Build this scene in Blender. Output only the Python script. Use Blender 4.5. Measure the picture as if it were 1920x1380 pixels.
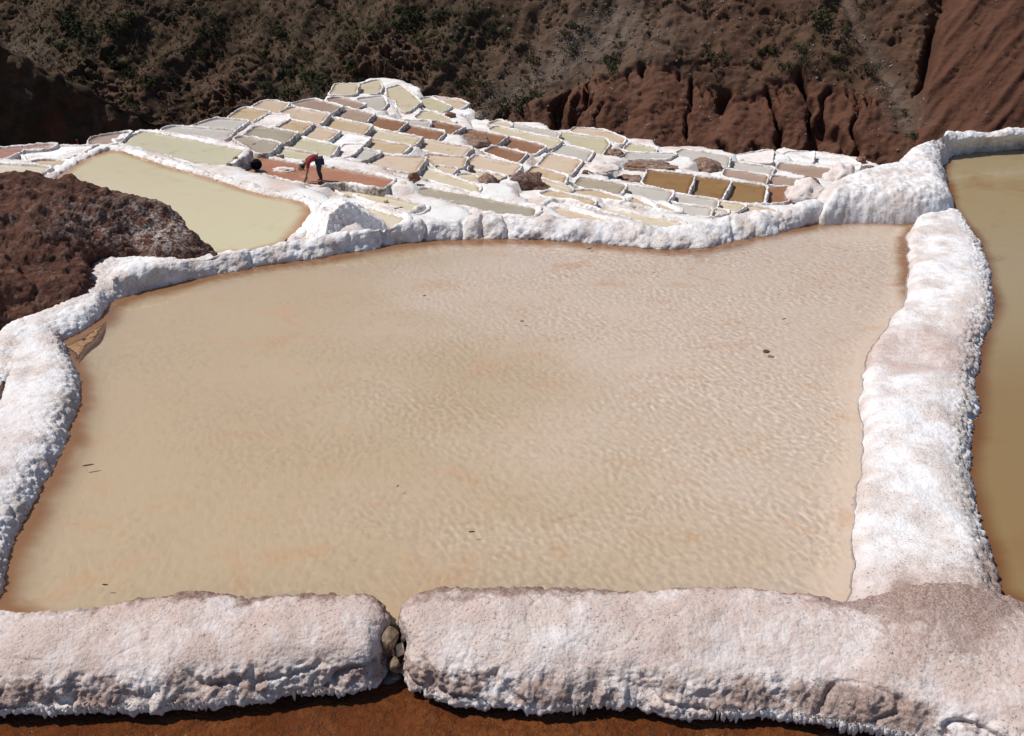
import bpy, bmesh, math, random
import numpy as np
from mathutils import Vector, Matrix

# ------------------------------------------------------------------ clear
for o in list(bpy.data.objects):
    bpy.data.objects.remove(o, do_unlink=True)
scene = bpy.context.scene
COL = scene.collection
random.seed(7)
RNG = np.random.default_rng(11)

# ------------------------------------------------------------------ camera, sky, sun, exposure
CAM_Z, PITCH, FPX = 4.4, math.radians(27.0), 1800.0
cam_d = bpy.data.cameras.new('camera')
cam = bpy.data.objects.new('camera', cam_d)
COL.objects.link(cam)
cam.location = (0, 0, CAM_Z)
cam.rotation_euler = (math.radians(90) - PITCH, 0, 0)
cam_d.sensor_width = 36.0
cam_d.lens = FPX / 1920.0 * 36.0
cam_d.clip_start = 0.1
cam_d.clip_end = 2000
scene.camera = cam

SUN_EL, SUN_AZ = math.radians(59), math.radians(-80)      # azimuth from +Y towards +X
sdir = Vector((math.sin(SUN_AZ) * math.cos(SUN_EL), math.cos(SUN_AZ) * math.cos(SUN_EL), math.sin(SUN_EL)))
world = bpy.data.worlds.new('World')
scene.world = world
world.use_nodes = True
wn = world.node_tree.nodes
wl = world.node_tree.links
sky = wn.new('ShaderNodeTexSky')
sky.sky_type = 'NISHITA'
sky.sun_disc = False
sky.sun_elevation = SUN_EL
sky.sun_rotation = SUN_AZ % (2 * math.pi)
sky.altitude = 3300
wl.new(sky.outputs[0], wn['Background'].inputs[0])
wn['Background'].inputs[1].default_value = 0.075
sun_d = bpy.data.lights.new('sun', 'SUN')
sun_d.energy = 3.7
sun_d.angle = math.radians(0.5)
sun_d.color = (1.0, 0.955, 0.89)
sun = bpy.data.objects.new('sun', sun_d)
COL.objects.link(sun)
sun.rotation_euler = (-sdir).to_track_quat('-Z', 'Y').to_euler()
sun.location = sdir * 60
scene.view_settings.view_transform = 'Standard'
scene.view_settings.look = 'None'
scene.view_settings.exposure = 0.32
scene.cycles.max_bounces = 5
scene.cycles.diffuse_bounces = 3
scene.cycles.glossy_bounces = 2
scene.view_settings.gamma = 1.0
scene.view_settings.use_curve_mapping = False

# ------------------------------------------------------------------ numeric helpers
CP, SP = math.cos(PITCH), math.sin(PITCH)

def P(px, py, z):
    """point of the plane at height z seen at photograph pixel (px, py)"""
    d = np.array([px - 960.0, CP * FPX + SP * (690 - py), -SP * FPX + CP * (690 - py)])
    t = (z - CAM_Z) / d[2]
    return np.array([d[0] * t, d[1] * t, z])

def Pplane(px, py, c, a, b):
    """ray against plane z = c + a x + b y"""
    d = np.array([px - 960.0, CP * FPX + SP * (690 - py), -SP * FPX + CP * (690 - py)])
    t = (c - CAM_Z) / (d[2] - a * d[0] - b * d[1])
    return np.array([0, 0, CAM_Z]) + d * t

def project(X, Y, Z):
    dz = Z - CAM_Z
    depth = CP * Y - SP * dz
    up = SP * Y + CP * dz
    return 960 + FPX * X / depth, 690 - FPX * up / depth

_perm = RNG.permutation(256)
_perm = np.concatenate([_perm, _perm, _perm])
_g = RNG.normal(size=(256, 3))
_g /= np.linalg.norm(_g, axis=1)[:, None]

def perlin(x, y, z):
    x = np.asarray(x, float); y = np.asarray(y, float); z = np.asarray(z, float)
    x, y, z = np.broadcast_arrays(x, y, z)
    xi = np.floor(x).astype(int); yi = np.floor(y).astype(int); zi = np.floor(z).astype(int)
    xf = x - xi; yf = y - yi; zf = z - zi
    u = xf * xf * xf * (xf * (xf * 6 - 15) + 10)
    v = yf * yf * yf * (yf * (yf * 6 - 15) + 10)
    w = zf * zf * zf * (zf * (zf * 6 - 15) + 10)
    xi &= 255; yi &= 255; zi &= 255
    def gr(dx, dy, dz):
        h = _perm[_perm[_perm[(xi + dx) & 255] + ((yi + dy) & 255)] + ((zi + dz) & 255)]
        g = _g[h]
        return g[..., 0] * (xf - dx) + g[..., 1] * (yf - dy) + g[..., 2] * (zf - dz)
    def lp(a, b, t): return a + (b - a) * t
    r = lp(lp(lp(gr(0,0,0), gr(1,0,0), u), lp(gr(0,1,0), gr(1,1,0), u), v),
           lp(lp(gr(0,0,1), gr(1,0,1), u), lp(gr(0,1,1), gr(1,1,1), u), v), w)
    return r * 1.5

def fbm(x, y, z, f=1.0, oct=4, gain=0.5, lac=2.03):
    r = 0; a = 1.0
    for i in range(oct):
        r = r + a * perlin(x * f + 17.3 * i, y * f - 9.1 * i, z * f + 4.7 * i)
        f *= lac; a *= gain
    return r

def ridged(x, y, z, f=1.0, oct=4, gain=0.5):
    r = 0; a = 1.0
    for i in range(oct):
        r = r + a * (1 - 2 * np.abs(perlin(x * f + 31.7 * i, y * f + 5.3 * i, z * f - 8.9 * i)))
        f *= 2.1; a *= gain
    return r

def worley(x, y, z, f=1.0):
    """F1 distance, cell unit"""
    x = np.asarray(x) * f; y = np.asarray(y) * f; z = np.asarray(z) * f
    xi = np.floor(x).astype(int); yi = np.floor(y).astype(int); zi = np.floor(z).astype(int)
    best = np.full(x.shape, 9.0)
    for dx in (-1, 0, 1):
        for dy in (-1, 0, 1):
            for dz in (-1, 0, 1):
                cx, cy, cz = xi + dx, yi + dy, zi + dz
                h = _perm[_perm[_perm[cx & 255] + (cy & 255)] + (cz & 255)]
                px = cx + (h * 0.6180339 + .13) % 1.0
                py = cy + (h * 0.7548777 + .41) % 1.0
                pz = cz + (h * 0.5698403 + .77) % 1.0
                best = np.minimum(best, (px - x) ** 2 + (py - y) ** 2 + (pz - z) ** 2)
    return np.sqrt(best)

def sstep(a, b, x):
    t = np.clip((x - a) / (b - a), 0, 1)
    return t * t * (3 - 2 * t)

def resample(pts, n, smooth=0, closed=False):
    pts = np.asarray(pts, float)
    if closed: pts = np.vstack([pts, pts[:1]])
    d = np.concatenate([[0], np.cumsum(np.linalg.norm(np.diff(pts, axis=0), axis=1))])
    t = np.linspace(0, d[-1], n + (1 if closed else 0))
    out = np.stack([np.interp(t, d, pts[:, k]) for k in range(pts.shape[1])], 1)
    if closed: out = out[:-1]
    for _ in range(smooth):
        if closed:
            out = (np.roll(out, 1, 0) + 2 * out + np.roll(out, -1, 0)) / 4
        else:
            q = out.copy()
            q[1:-1] = (out[:-2] + 2 * out[1:-1] + out[2:]) / 4
            out = q
    return out

def plen(pts):
    pts = np.asarray(pts)
    return np.linalg.norm(np.diff(pts, axis=0), axis=1).sum()

def catmull(C, t):
    """C (k, n, 3) control lines, t (m) in 0..k-1 -> (m, n, 3)"""
    k = len(C)
    C = np.concatenate([[2 * C[0] - C[1]], C, [2 * C[-1] - C[-2]]])
    i = np.clip(np.floor(t).astype(int), 0, k - 2)
    f = (t - i)[:, None, None]
    p0, p1, p2, p3 = C[i], C[i + 1], C[i + 2], C[i + 3]
    return 0.5 * (2 * p1 + (p2 - p0) * f + (2 * p0 - 5 * p1 + 4 * p2 - p3) * f ** 2 + (3 * p1 - p0 - 3 * p2 + p3) * f ** 3)

def hermite(C, cum, tt):
    """C (k, n, 3) at parameters cum (k); evenly behaved for uneven spacing"""
    h = np.diff(cum)[:, None, None]; D = np.diff(C, axis=0) / h
    T = np.empty_like(C)
    T[0], T[-1] = D[0], D[-1]
    T[1:-1] = (D[:-1] * h[1:] + D[1:] * h[:-1]) / (h[1:] + h[:-1])
    i = np.clip(np.searchsorted(cum, tt, side='right') - 1, 0, len(cum) - 2)
    hh = h[i]; f = ((tt - cum[i]) / (cum[i + 1] - cum[i]))[:, None, None]
    f2, f3 = f * f, f * f * f
    return (2 * f3 - 3 * f2 + 1) * C[i] + (f3 - 2 * f2 + f) * hh * T[i] + (3 * f2 - 2 * f3) * C[i + 1] + (f3 - f2) * hh * T[i + 1]

# ------------------------------------------------------------------ object helpers
def tag(o, label=None, cat=None, group=None, kind=None):
    if label: o['label'] = label
    if cat: o['category'] = cat
    if group: o['group'] = group
    if kind: o['kind'] = kind
    return o

def empty(name, loc, label=None, cat=None, group=None):
    o = bpy.data.objects.new(name, None)
    o.empty_display_size = 0.1
    o.location = loc
    COL.objects.link(o)
    return tag(o, label, cat, group)

def link(name, me, mat=None, parent=None):
    o = bpy.data.objects.new(name, me)
    COL.objects.link(o)
    if mat is not None and len(me.materials) == 0: me.materials.append(mat)
    if parent is not None:
        o.parent = parent
        o.matrix_parent_inverse = Matrix.Translation(-parent.location)
    return o

def np_mesh(name, V, F, attrs=None, smooth=True):
    """V (n,3), F (m,4) or (m,3)"""
    me = bpy.data.meshes.new(name)
    V = np.ascontiguousarray(V, dtype=np.float32); F = np.ascontiguousarray(F, dtype=np.int32)
    me.vertices.add(len(V)); me.vertices.foreach_set('co', V.ravel())
    k = F.shape[1]
    me.loops.add(F.size); me.loops.foreach_set('vertex_index', F.ravel())
    me.polygons.add(len(F))
    me.polygons.foreach_set('loop_start', np.arange(0, F.size, k, dtype=np.int32))
    me.polygons.foreach_set('loop_total', np.full(len(F), k, dtype=np.int32))
    me.polygons.foreach_set('use_smooth', np.full(len(F), smooth, dtype=bool))
    me.update(calc_edges=True)
    if attrs:
        for an, av in attrs.items():
            a = me.attributes.new(an, 'FLOAT', 'POINT')
            a.data.foreach_set('value', np.ascontiguousarray(av, dtype=np.float32).ravel())
    return me

def grid_faces(nu, nv, closed_u=False):
    i = np.arange(nu if closed_u else nu - 1)[:, None]; j = np.arange(nv - 1)[None, :]
    a = i * nv + j; b = ((i + 1) % nu) * nv + j
    return np.stack([a, b, b + 1, a + 1], -1).reshape(-1, 4)

def grid_normals(G):
    du = np.gradient(G, axis=0); dv = np.gradient(G, axis=1)
    n = np.cross(du, dv)
    l = np.linalg.norm(n, axis=2, keepdims=True); l[l == 0] = 1
    n = n / l
    flip = n[..., 2].mean() < 0
    return (-n if flip else n), flip

def grid_mesh(name, G, attrs=None):
    nu, nv = G.shape[:2]
    F = grid_faces(nu, nv)
    _, flip = grid_normals(G)
    if flip: F = F[:, ::-1]
    return np_mesh(name, G.reshape(-1, 3), F, {k: v.reshape(-1) for k, v in (attrs or {}).items()})

# ------------------------------------------------------------------ materials
def new_mat(name):
    m = bpy.data.materials.new(name); m.use_nodes = True
    nt = m.node_tree
    b = nt.nodes['Principled BSDF']
    return m, nt, b

class N:
    """tiny node-graph helper"""
    def __init__(s, nt): s.nt = nt
    def node(s, typ, **kw):
        n = s.nt.nodes.new(typ)
        for k, v in kw.items(): setattr(n, k, v)
        return n
    def set(s, sock, v):
        if isinstance(v, bpy.types.NodeSocket): s.nt.links.new(v, sock)
        else: sock.default_value = v
    def coord(s, scale=None):
        c = s.node('ShaderNodeTexCoord').outputs['Object']
        if scale is None: return c
        m = s.node('ShaderNodeMapping'); s.nt.links.new(c, m.inputs[0])
        m.inputs['Scale'].default_value = scale
        return m.outputs[0]
    def noise(s, co, scale, detail=5, rough=0.6, dist=0.0):
        n = s.node('ShaderNodeTexNoise')
        s.nt.links.new(co, n.inputs['Vector'])
        n.inputs['Scale'].default_value = scale; n.inputs['Detail'].default_value = detail
        n.inputs['Roughness'].default_value = rough; n.inputs['Distortion'].default_value = dist
        return n.outputs['Fac']
    def vor(s, co, scale, feature='F1', rnd=1.0, out='Distance'):
        n = s.node('ShaderNodeTexVoronoi', feature=feature)
        s.nt.links.new(co, n.inputs['Vector'])
        n.inputs['Scale'].default_value = scale
        n.inputs['Randomness'].default_value = rnd
        return n.outputs[out]
    def ramp(s, fac, lo, hi, a=0.0, b=1.0):
        n = s.node('ShaderNodeMapRange', interpolation_type='SMOOTHSTEP')
        s.set(n.inputs['Value'], fac)
        n.inputs['From Min'].default_value = lo; n.inputs['From Max'].default_value = hi
        n.inputs['To Min'].default_value = a; n.inputs['To Max'].default_value = b
        return n.outputs[0]
    def math(s, op, a, b=0.0):
        n = s.node('ShaderNodeMath', operation=op)
        s.set(n.inputs[0], a); s.set(n.inputs[1], b)
        return n.outputs[0]
    def mix(s, fac, a, b):
        n = s.node('ShaderNodeMix', data_type='RGBA')
        s.set(n.inputs['Factor'], fac)
        s.set(n.inputs['A'], a if isinstance(a, bpy.types.NodeSocket) else (*a, 1))
        s.set(n.inputs['B'], b if isinstance(b, bpy.types.NodeSocket) else (*b, 1))
        return n.outputs['Result']
    def attr(s, name):
        return s.node('ShaderNodeAttribute', attribute_name=name).outputs['Fac']
    def bump(s, h, strength, dist, normal=None):
        n = s.node('ShaderNodeBump')
        n.inputs['Strength'].default_value = strength; n.inputs['Distance'].default_value = dist
        s.nt.links.new(h, n.inputs['Height'])
        if normal is not None: s.nt.links.new(normal, n.inputs['Normal'])
        return n.outputs[0]

def salt_material(name, fine=60.0, coarse=3.0, bump=0.6, bdist=0.012, white=(0.80, 0.785, 0.775)):
    m, nt, b = new_mat(name); g = N(nt)
    co = g.coord()
    big = g.noise(co, coarse, 4, 0.65)
    med = g.noise(co, fine * 0.28, 3, 0.65)
    fin = g.noise(co, fine, 2, 0.7)
    col = g.mix(g.ramp(big, 0.40, 0.66), white, (0.60, 0.525, 0.48))
    col = g.mix(g.ramp(g.noise(co, coarse * 4.3, 3, 0.6), 0.52, 0.68, 0, 0.55), col, (0.56, 0.50, 0.47))
    pink = g.math('MULTIPLY', g.attr('pink'), g.ramp(g.math('ADD', g.math('MULTIPLY', big, 0.6), g.math('MULTIPLY', med, 0.4)), 0.30, 0.60, 0.45, 1.0))
    col = g.mix(pink, col, (0.495, 0.378, 0.332))
    dirt_n = g.ramp(g.math('ADD', g.attr('dirt'), g.math('MULTIPLY', g.math('SUBTRACT', g.math('ADD', g.math('MULTIPLY', fin, 0.6), g.math('MULTIPLY', med, 0.4)), 0.5), 1.5)), 0.35, 0.75)
    dirt_n = g.math('MULTIPLY', dirt_n, g.ramp(g.attr('dirt'), 0.02, 0.25))
    dcol = g.mix(g.ramp(fin, 0.3, 0.7), (0.17, 0.105, 0.083), (0.42, 0.305, 0.262))
    col = g.mix(g.math('MULTIPLY', dirt_n, 0.9), col, dcol)
    stone = g.math('MULTIPLY', g.attr('stone'), g.ramp(med, 0.36, 0.58))
    scol = g.mix(g.ramp(fin, 0.35, 0.65), (0.13, 0.105, 0.085), (0.40, 0.36, 0.32))
    col = g.mix(stone, col, scol)
    spn = g.noise(co, fine * 0.75, 2, 0.75, 0.3)
    spk = g.math('MULTIPLY', g.ramp(spn, 0.585, 0.675), g.ramp(g.math('ADD', big, g.math('MULTIPLY', g.attr('dirt'), 0.35)), 0.40, 0.64, 0.15, 0.95))
    col = g.mix(spk, col, (0.17, 0.125, 0.105))
    # wet rusty foot
    col = g.mix(g.math('MULTIPLY', g.attr('wet'), g.ramp(med, 0.3, 0.6, 0.5, 1.0)), col, (0.115, 0.048, 0.022))
    nt.links.new(col, b.inputs['Base Color'])
    b.inputs['Roughness'].default_value = 0.78
    b.inputs['Specular IOR Level'].default_value = 0.28
    lump = g.vor(co, fine * 0.55, 'F1')
    h = g.math('ADD', g.math('MULTIPLY', fin, 0.7), g.math('MULTIPLY', g.math('SUBTRACT', 1.0, lump), 0.6))
    h = g.math('ADD', h, g.math('MULTIPLY', med, 1.2))
    nt.links.new(g.bump(h, bump, bdist), b.inputs['Normal'])
    return m

def water_material(name, c1, c2, stain, shore, ripple=0.0, rscale=8.0, rough=0.12, nscale=0.5, stain_amt=0.7, streak=(1, 1, 1), spec=0.5, side=None):
    m, nt, b = new_mat(name); g = N(nt)
    co = g.coord(); cs = g.coord(streak)
    big = g.noise(cs, nscale, 3, 0.5, 0.4)
    med = g.noise(cs, nscale * 3.7, 4, 0.6, 0.6)
    if side is not None:
        sep = g.node('ShaderNodeSeparateXYZ'); nt.links.new(co, sep.inputs[0])
        t_ = g.math('ADD', g.math('ADD', g.math('MULTIPLY', sep.outputs[0], side[0]), g.math('MULTIPLY', sep.outputs[1], side[1])), side[2])
        big = g.math('ADD', g.math('MULTIPLY', big, 0.5), g.math('MULTIPLY', t_, 0.5))
    col = g.mix(g.ramp(big, 0.33, 0.67), c1, c2)
    col = g.mix(g.math('MULTIPLY', g.ramp(med, 0.52, 0.78), stain_amt), col, stain)
    spot = g.noise(cs, nscale * 7.0, 3, 0.5, 0.3)
    col = g.mix(g.math('MULTIPLY', g.ramp(spot, 0.70, 0.80), stain_amt), col, tuple(0.75 * v for v in stain))
    edge = g.math('ADD', g.attr('shore'), g.math('MULTIPLY', g.math('SUBTRACT', med, 0.5), 0.5))
    col = g.mix(g.ramp(edge, 0.45, 0.95), col, shore)
    grain = g.noise(co, 55.0, 3, 0.6)
    col = g.mix(g.ramp(grain, 0.3, 0.7, 0.0, 0.10), col, tuple(0.6 * v for v in c1))
    nt.links.new(col, b.inputs['Base Color'])
    b.inputs['Roughness'].default_value = rough
    b.inputs['IOR'].default_value = 1.34
    b.inputs['Specular IOR Level'].default_value = spec
    if ripple > 0:
        mp = g.node('ShaderNodeMapping'); nt.links.new(g.coord(), mp.inputs[0])
        mp.inputs['Rotation'].default_value = (0, 0, math.radians(18))
        mp.inputs['Scale'].default_value = (1.0, 0.62, 1.0)
        warp = g.node('ShaderNodeTexNoise'); nt.links.new(mp.outputs[0], warp.inputs['Vector'])
        warp.inputs['Scale'].default_value = rscale * 0.22; warp.inputs['Detail'].default_value = 2
        vm = g.node('ShaderNodeVectorMath', operation='MULTIPLY_ADD')
        nt.links.new(warp.outputs['Color'], vm.inputs[0]); vm.inputs[1].default_value = (0.16, 0.16, 0.0)
        nt.links.new(mp.outputs[0], vm.inputs[2])
        edgd = g.vor(vm.outputs[0], rscale, 'DISTANCE_TO_EDGE')
        net = g.ramp(edgd, 0.0, 0.20, 1.0, 0.0)
        wa = g.noise(vm.outputs[0], rscale * 0.7, 1, 0.45, 0.15)
        swell = g.noise(g.coord((0.5, 1.6, 1)), 1.6, 2, 0.5)
        h = g.math('ADD', g.math('MULTIPLY', wa, 0.55), g.math('MULTIPLY', net, 0.13))
        h = g.math('MULTIPLY', h, g.math('MULTIPLY', g.attr('rip'), g.ramp(swell, 0.35, 0.65, 0.45, 1.15)))
        nt.links.new(g.bump(h, ripple, 0.05), b.inputs['Normal'])
    else:
        wave = g.noise(co, 5.0, 3, 0.5)
        nt.links.new(g.bump(wave, 0.05, 0.05), b.inputs['Normal'])
    return m

def earth_material(name, cols, scale=2.0, bump=0.8, bdist=0.05, rough=0.95):
    m, nt, b = new_mat(name); g = N(nt)
    co = g.coord()
    big = g.noise(co, scale, 6, 0.65)
    med = g.noise(co, scale * 5, 6, 0.7)
    fin = g.noise(co, scale * 22, 4, 0.7)
    col = g.mix(g.ramp(big, 0.35, 0.65), cols[0], cols[1])
    col = g.mix(g.ramp(med, 0.48, 0.7, 0.0, 0.8), col, cols[2])
    pale = g.math('MULTIPLY', g.attr('pale'), g.ramp(g.math('ADD', g.math('MULTIPLY', med, 0.55), g.math('MULTIPLY', fin, 0.45)), 0.46, 0.60))
    col = g.mix(pale, col, (0.60, 0.54, 0.50))
    col = g.mix(g.ramp(fin, 0.58, 0.72, 0.0, 0.6), col, tuple(0.35 * v for v in cols[0]))
    nt.links.new(col, b.inputs['Base Color'])
    b.inputs['Roughness'].default_value = rough
    b.inputs['Specular IOR Level'].default_value = 0.15
    h = g.math('ADD', g.math('MULTIPLY', med, 1.0), g.math('MULTIPLY', fin, 0.5))
    nt.links.new(g.bump(h, bump, bdist), b.inputs['Normal'])
    return m

def plain_material(name, c, rough=0.7, var=0.25, scale=20.0, bump=0.3, spec=0.3):
    m, nt, b = new_mat(name); g = N(nt)
    co = g.coord(); n = g.noise(co, scale, 4, 0.6)
    col = g.mix(g.ramp(n, 0.3, 0.7), tuple(v * (1 - var) for v in c), tuple(min(1, v * (1 + var)) for v in c))
    nt.links.new(col, b.inputs['Base Color'])
    b.inputs['Roughness'].default_value = rough
    b.inputs['Specular IOR Level'].default_value = spec
    nt.links.new(g.bump(n, bump, 0.01), b.inputs['Normal'])
    return m

M = {}
M['salt_near'] = salt_material('salt_crust_near', 75, 2.6, 0.7, 0.010, (0.77, 0.762, 0.768))
M['salt_far'] = salt_material('salt_crust_far', 16, 0.8, 0.6, 0.05, (0.82, 0.80, 0.785))
M['main'] = water_material('brine_beige', (0.645, 0.51, 0.352), (0.78, 0.645, 0.535), (0.70, 0.45, 0.28), (0.36, 0.18, 0.08),
                           ripple=0.0, rscale=15.0, rough=0.85, nscale=0.5, stain_amt=0.75, streak=(1, 1.3, 1), spec=0.5, side=(0.14, 0.05, 0.09))
M['right'] = water_material('brine_olive', (0.245, 0.160, 0.070), (0.32, 0.245, 0.135), (0.22, 0.11, 0.04), (0.15, 0.06, 0.02),
                            ripple=0.05, rscale=5, rough=0.12, nscale=0.22, stain_amt=0.6, side=(0.0, 0.11, -0.55))
M['mid'] = water_material('brine_greenish', (0.55, 0.49, 0.31), (0.57, 0.48, 0.30), (0.40, 0.225, 0.095), (0.38, 0.185, 0.07), nscale=0.16, stain_amt=0.5)
PAN_COLS = {
    'cream': ((0.61, 0.54, 0.38), (0.64, 0.55, 0.41), (0.50, 0.34, 0.19)),
    'green': ((0.55, 0.51, 0.35), (0.58, 0.52, 0.37), (0.44, 0.36, 0.20)),
    'tan': ((0.54, 0.41, 0.25), (0.58, 0.45, 0.31), (0.42, 0.24, 0.11)),
    'peach': ((0.62, 0.48, 0.35), (0.64, 0.52, 0.40), (0.50, 0.31, 0.18)),
    'brown': ((0.27, 0.135, 0.075), (0.31, 0.165, 0.10), (0.20, 0.08, 0.035)),
    'mauve': ((0.37, 0.265, 0.205), (0.42, 0.31, 0.25), (0.33, 0.20, 0.14)),
    'olive': ((0.26, 0.15, 0.060), (0.30, 0.18, 0.085), (0.20, 0.10, 0.04)),
    'grey': ((0.52, 0.485, 0.43), (0.58, 0.545, 0.50), (0.45, 0.38, 0.31)),
    'taupe': ((0.36, 0.315, 0.235), (0.42, 0.36, 0.28), (0.33, 0.25, 0.17)),
    'red': ((0.36, 0.155, 0.085), (0.42, 0.20, 0.12), (0.52, 0.33, 0.24)),
}
for k, (a, b_, c) in PAN_COLS.items():
    M['pan_' + k] = water_material('brine_' + k, a, b_, c, tuple(0.65 * v for v in c), nscale=0.55, stain_amt=0.8, rough=0.14, spec=0.45)
M['dry'] = salt_material('dry_salt_floor', 12, 0.9, 0.5, 0.03, (0.76, 0.70, 0.67))
M['drywhite'] = salt_material('dry_white_floor', 12, 0.9, 0.4, 0.03, (0.82, 0.81, 0.81))
M['earth'] = earth_material('brown_earth', ((0.082, 0.036, 0.025), (0.135, 0.061, 0.040), (0.25, 0.15, 0.115)), 1.6, 1.0, 0.06)
M['heap'] = earth_material('heap_earth', ((0.16, 0.085, 0.055), (0.24, 0.145, 0.10), (0.34, 0.24, 0.19)), 1.6, 0.8, 0.06)
M['stone'] = plain_material('wet_stone', (0.21, 0.145, 0.095), 0.55, 0.45, 18, 0.8)
M['stone_pale'] = plain_material('pale_stone', (0.55, 0.46, 0.36), 0.8, 0.3, 14, 0.7)
M['stone_dark'] = plain_material('dark_stone', (0.16, 0.13, 0.11), 0.85, 0.45, 9, 0.9)
M['stone_brown'] = plain_material('brown_clod', (0.20, 0.10, 0.065), 0.9, 0.45, 8, 0.9)
M['twig'] = plain_material('dark_twig', (0.07, 0.045, 0.03), 0.8, 0.3, 30, 0.3)

# ------------------------------------------------------------------ salt pans: traced outlines (zoom windows of the photograph)
ZW = {'A': (400, 130, 3.834), 'B': (850, 190, 3.84), 'C': (1300, 220, 3.0968), 'D': (0, 130, 3.834), 'F': (0, 0, 1.0)}
PL_C, PL_A, PL_B = -3.4 - 0.14 * 6 + 0.07 * 27, -0.14, -0.07          # terraced slope

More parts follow.
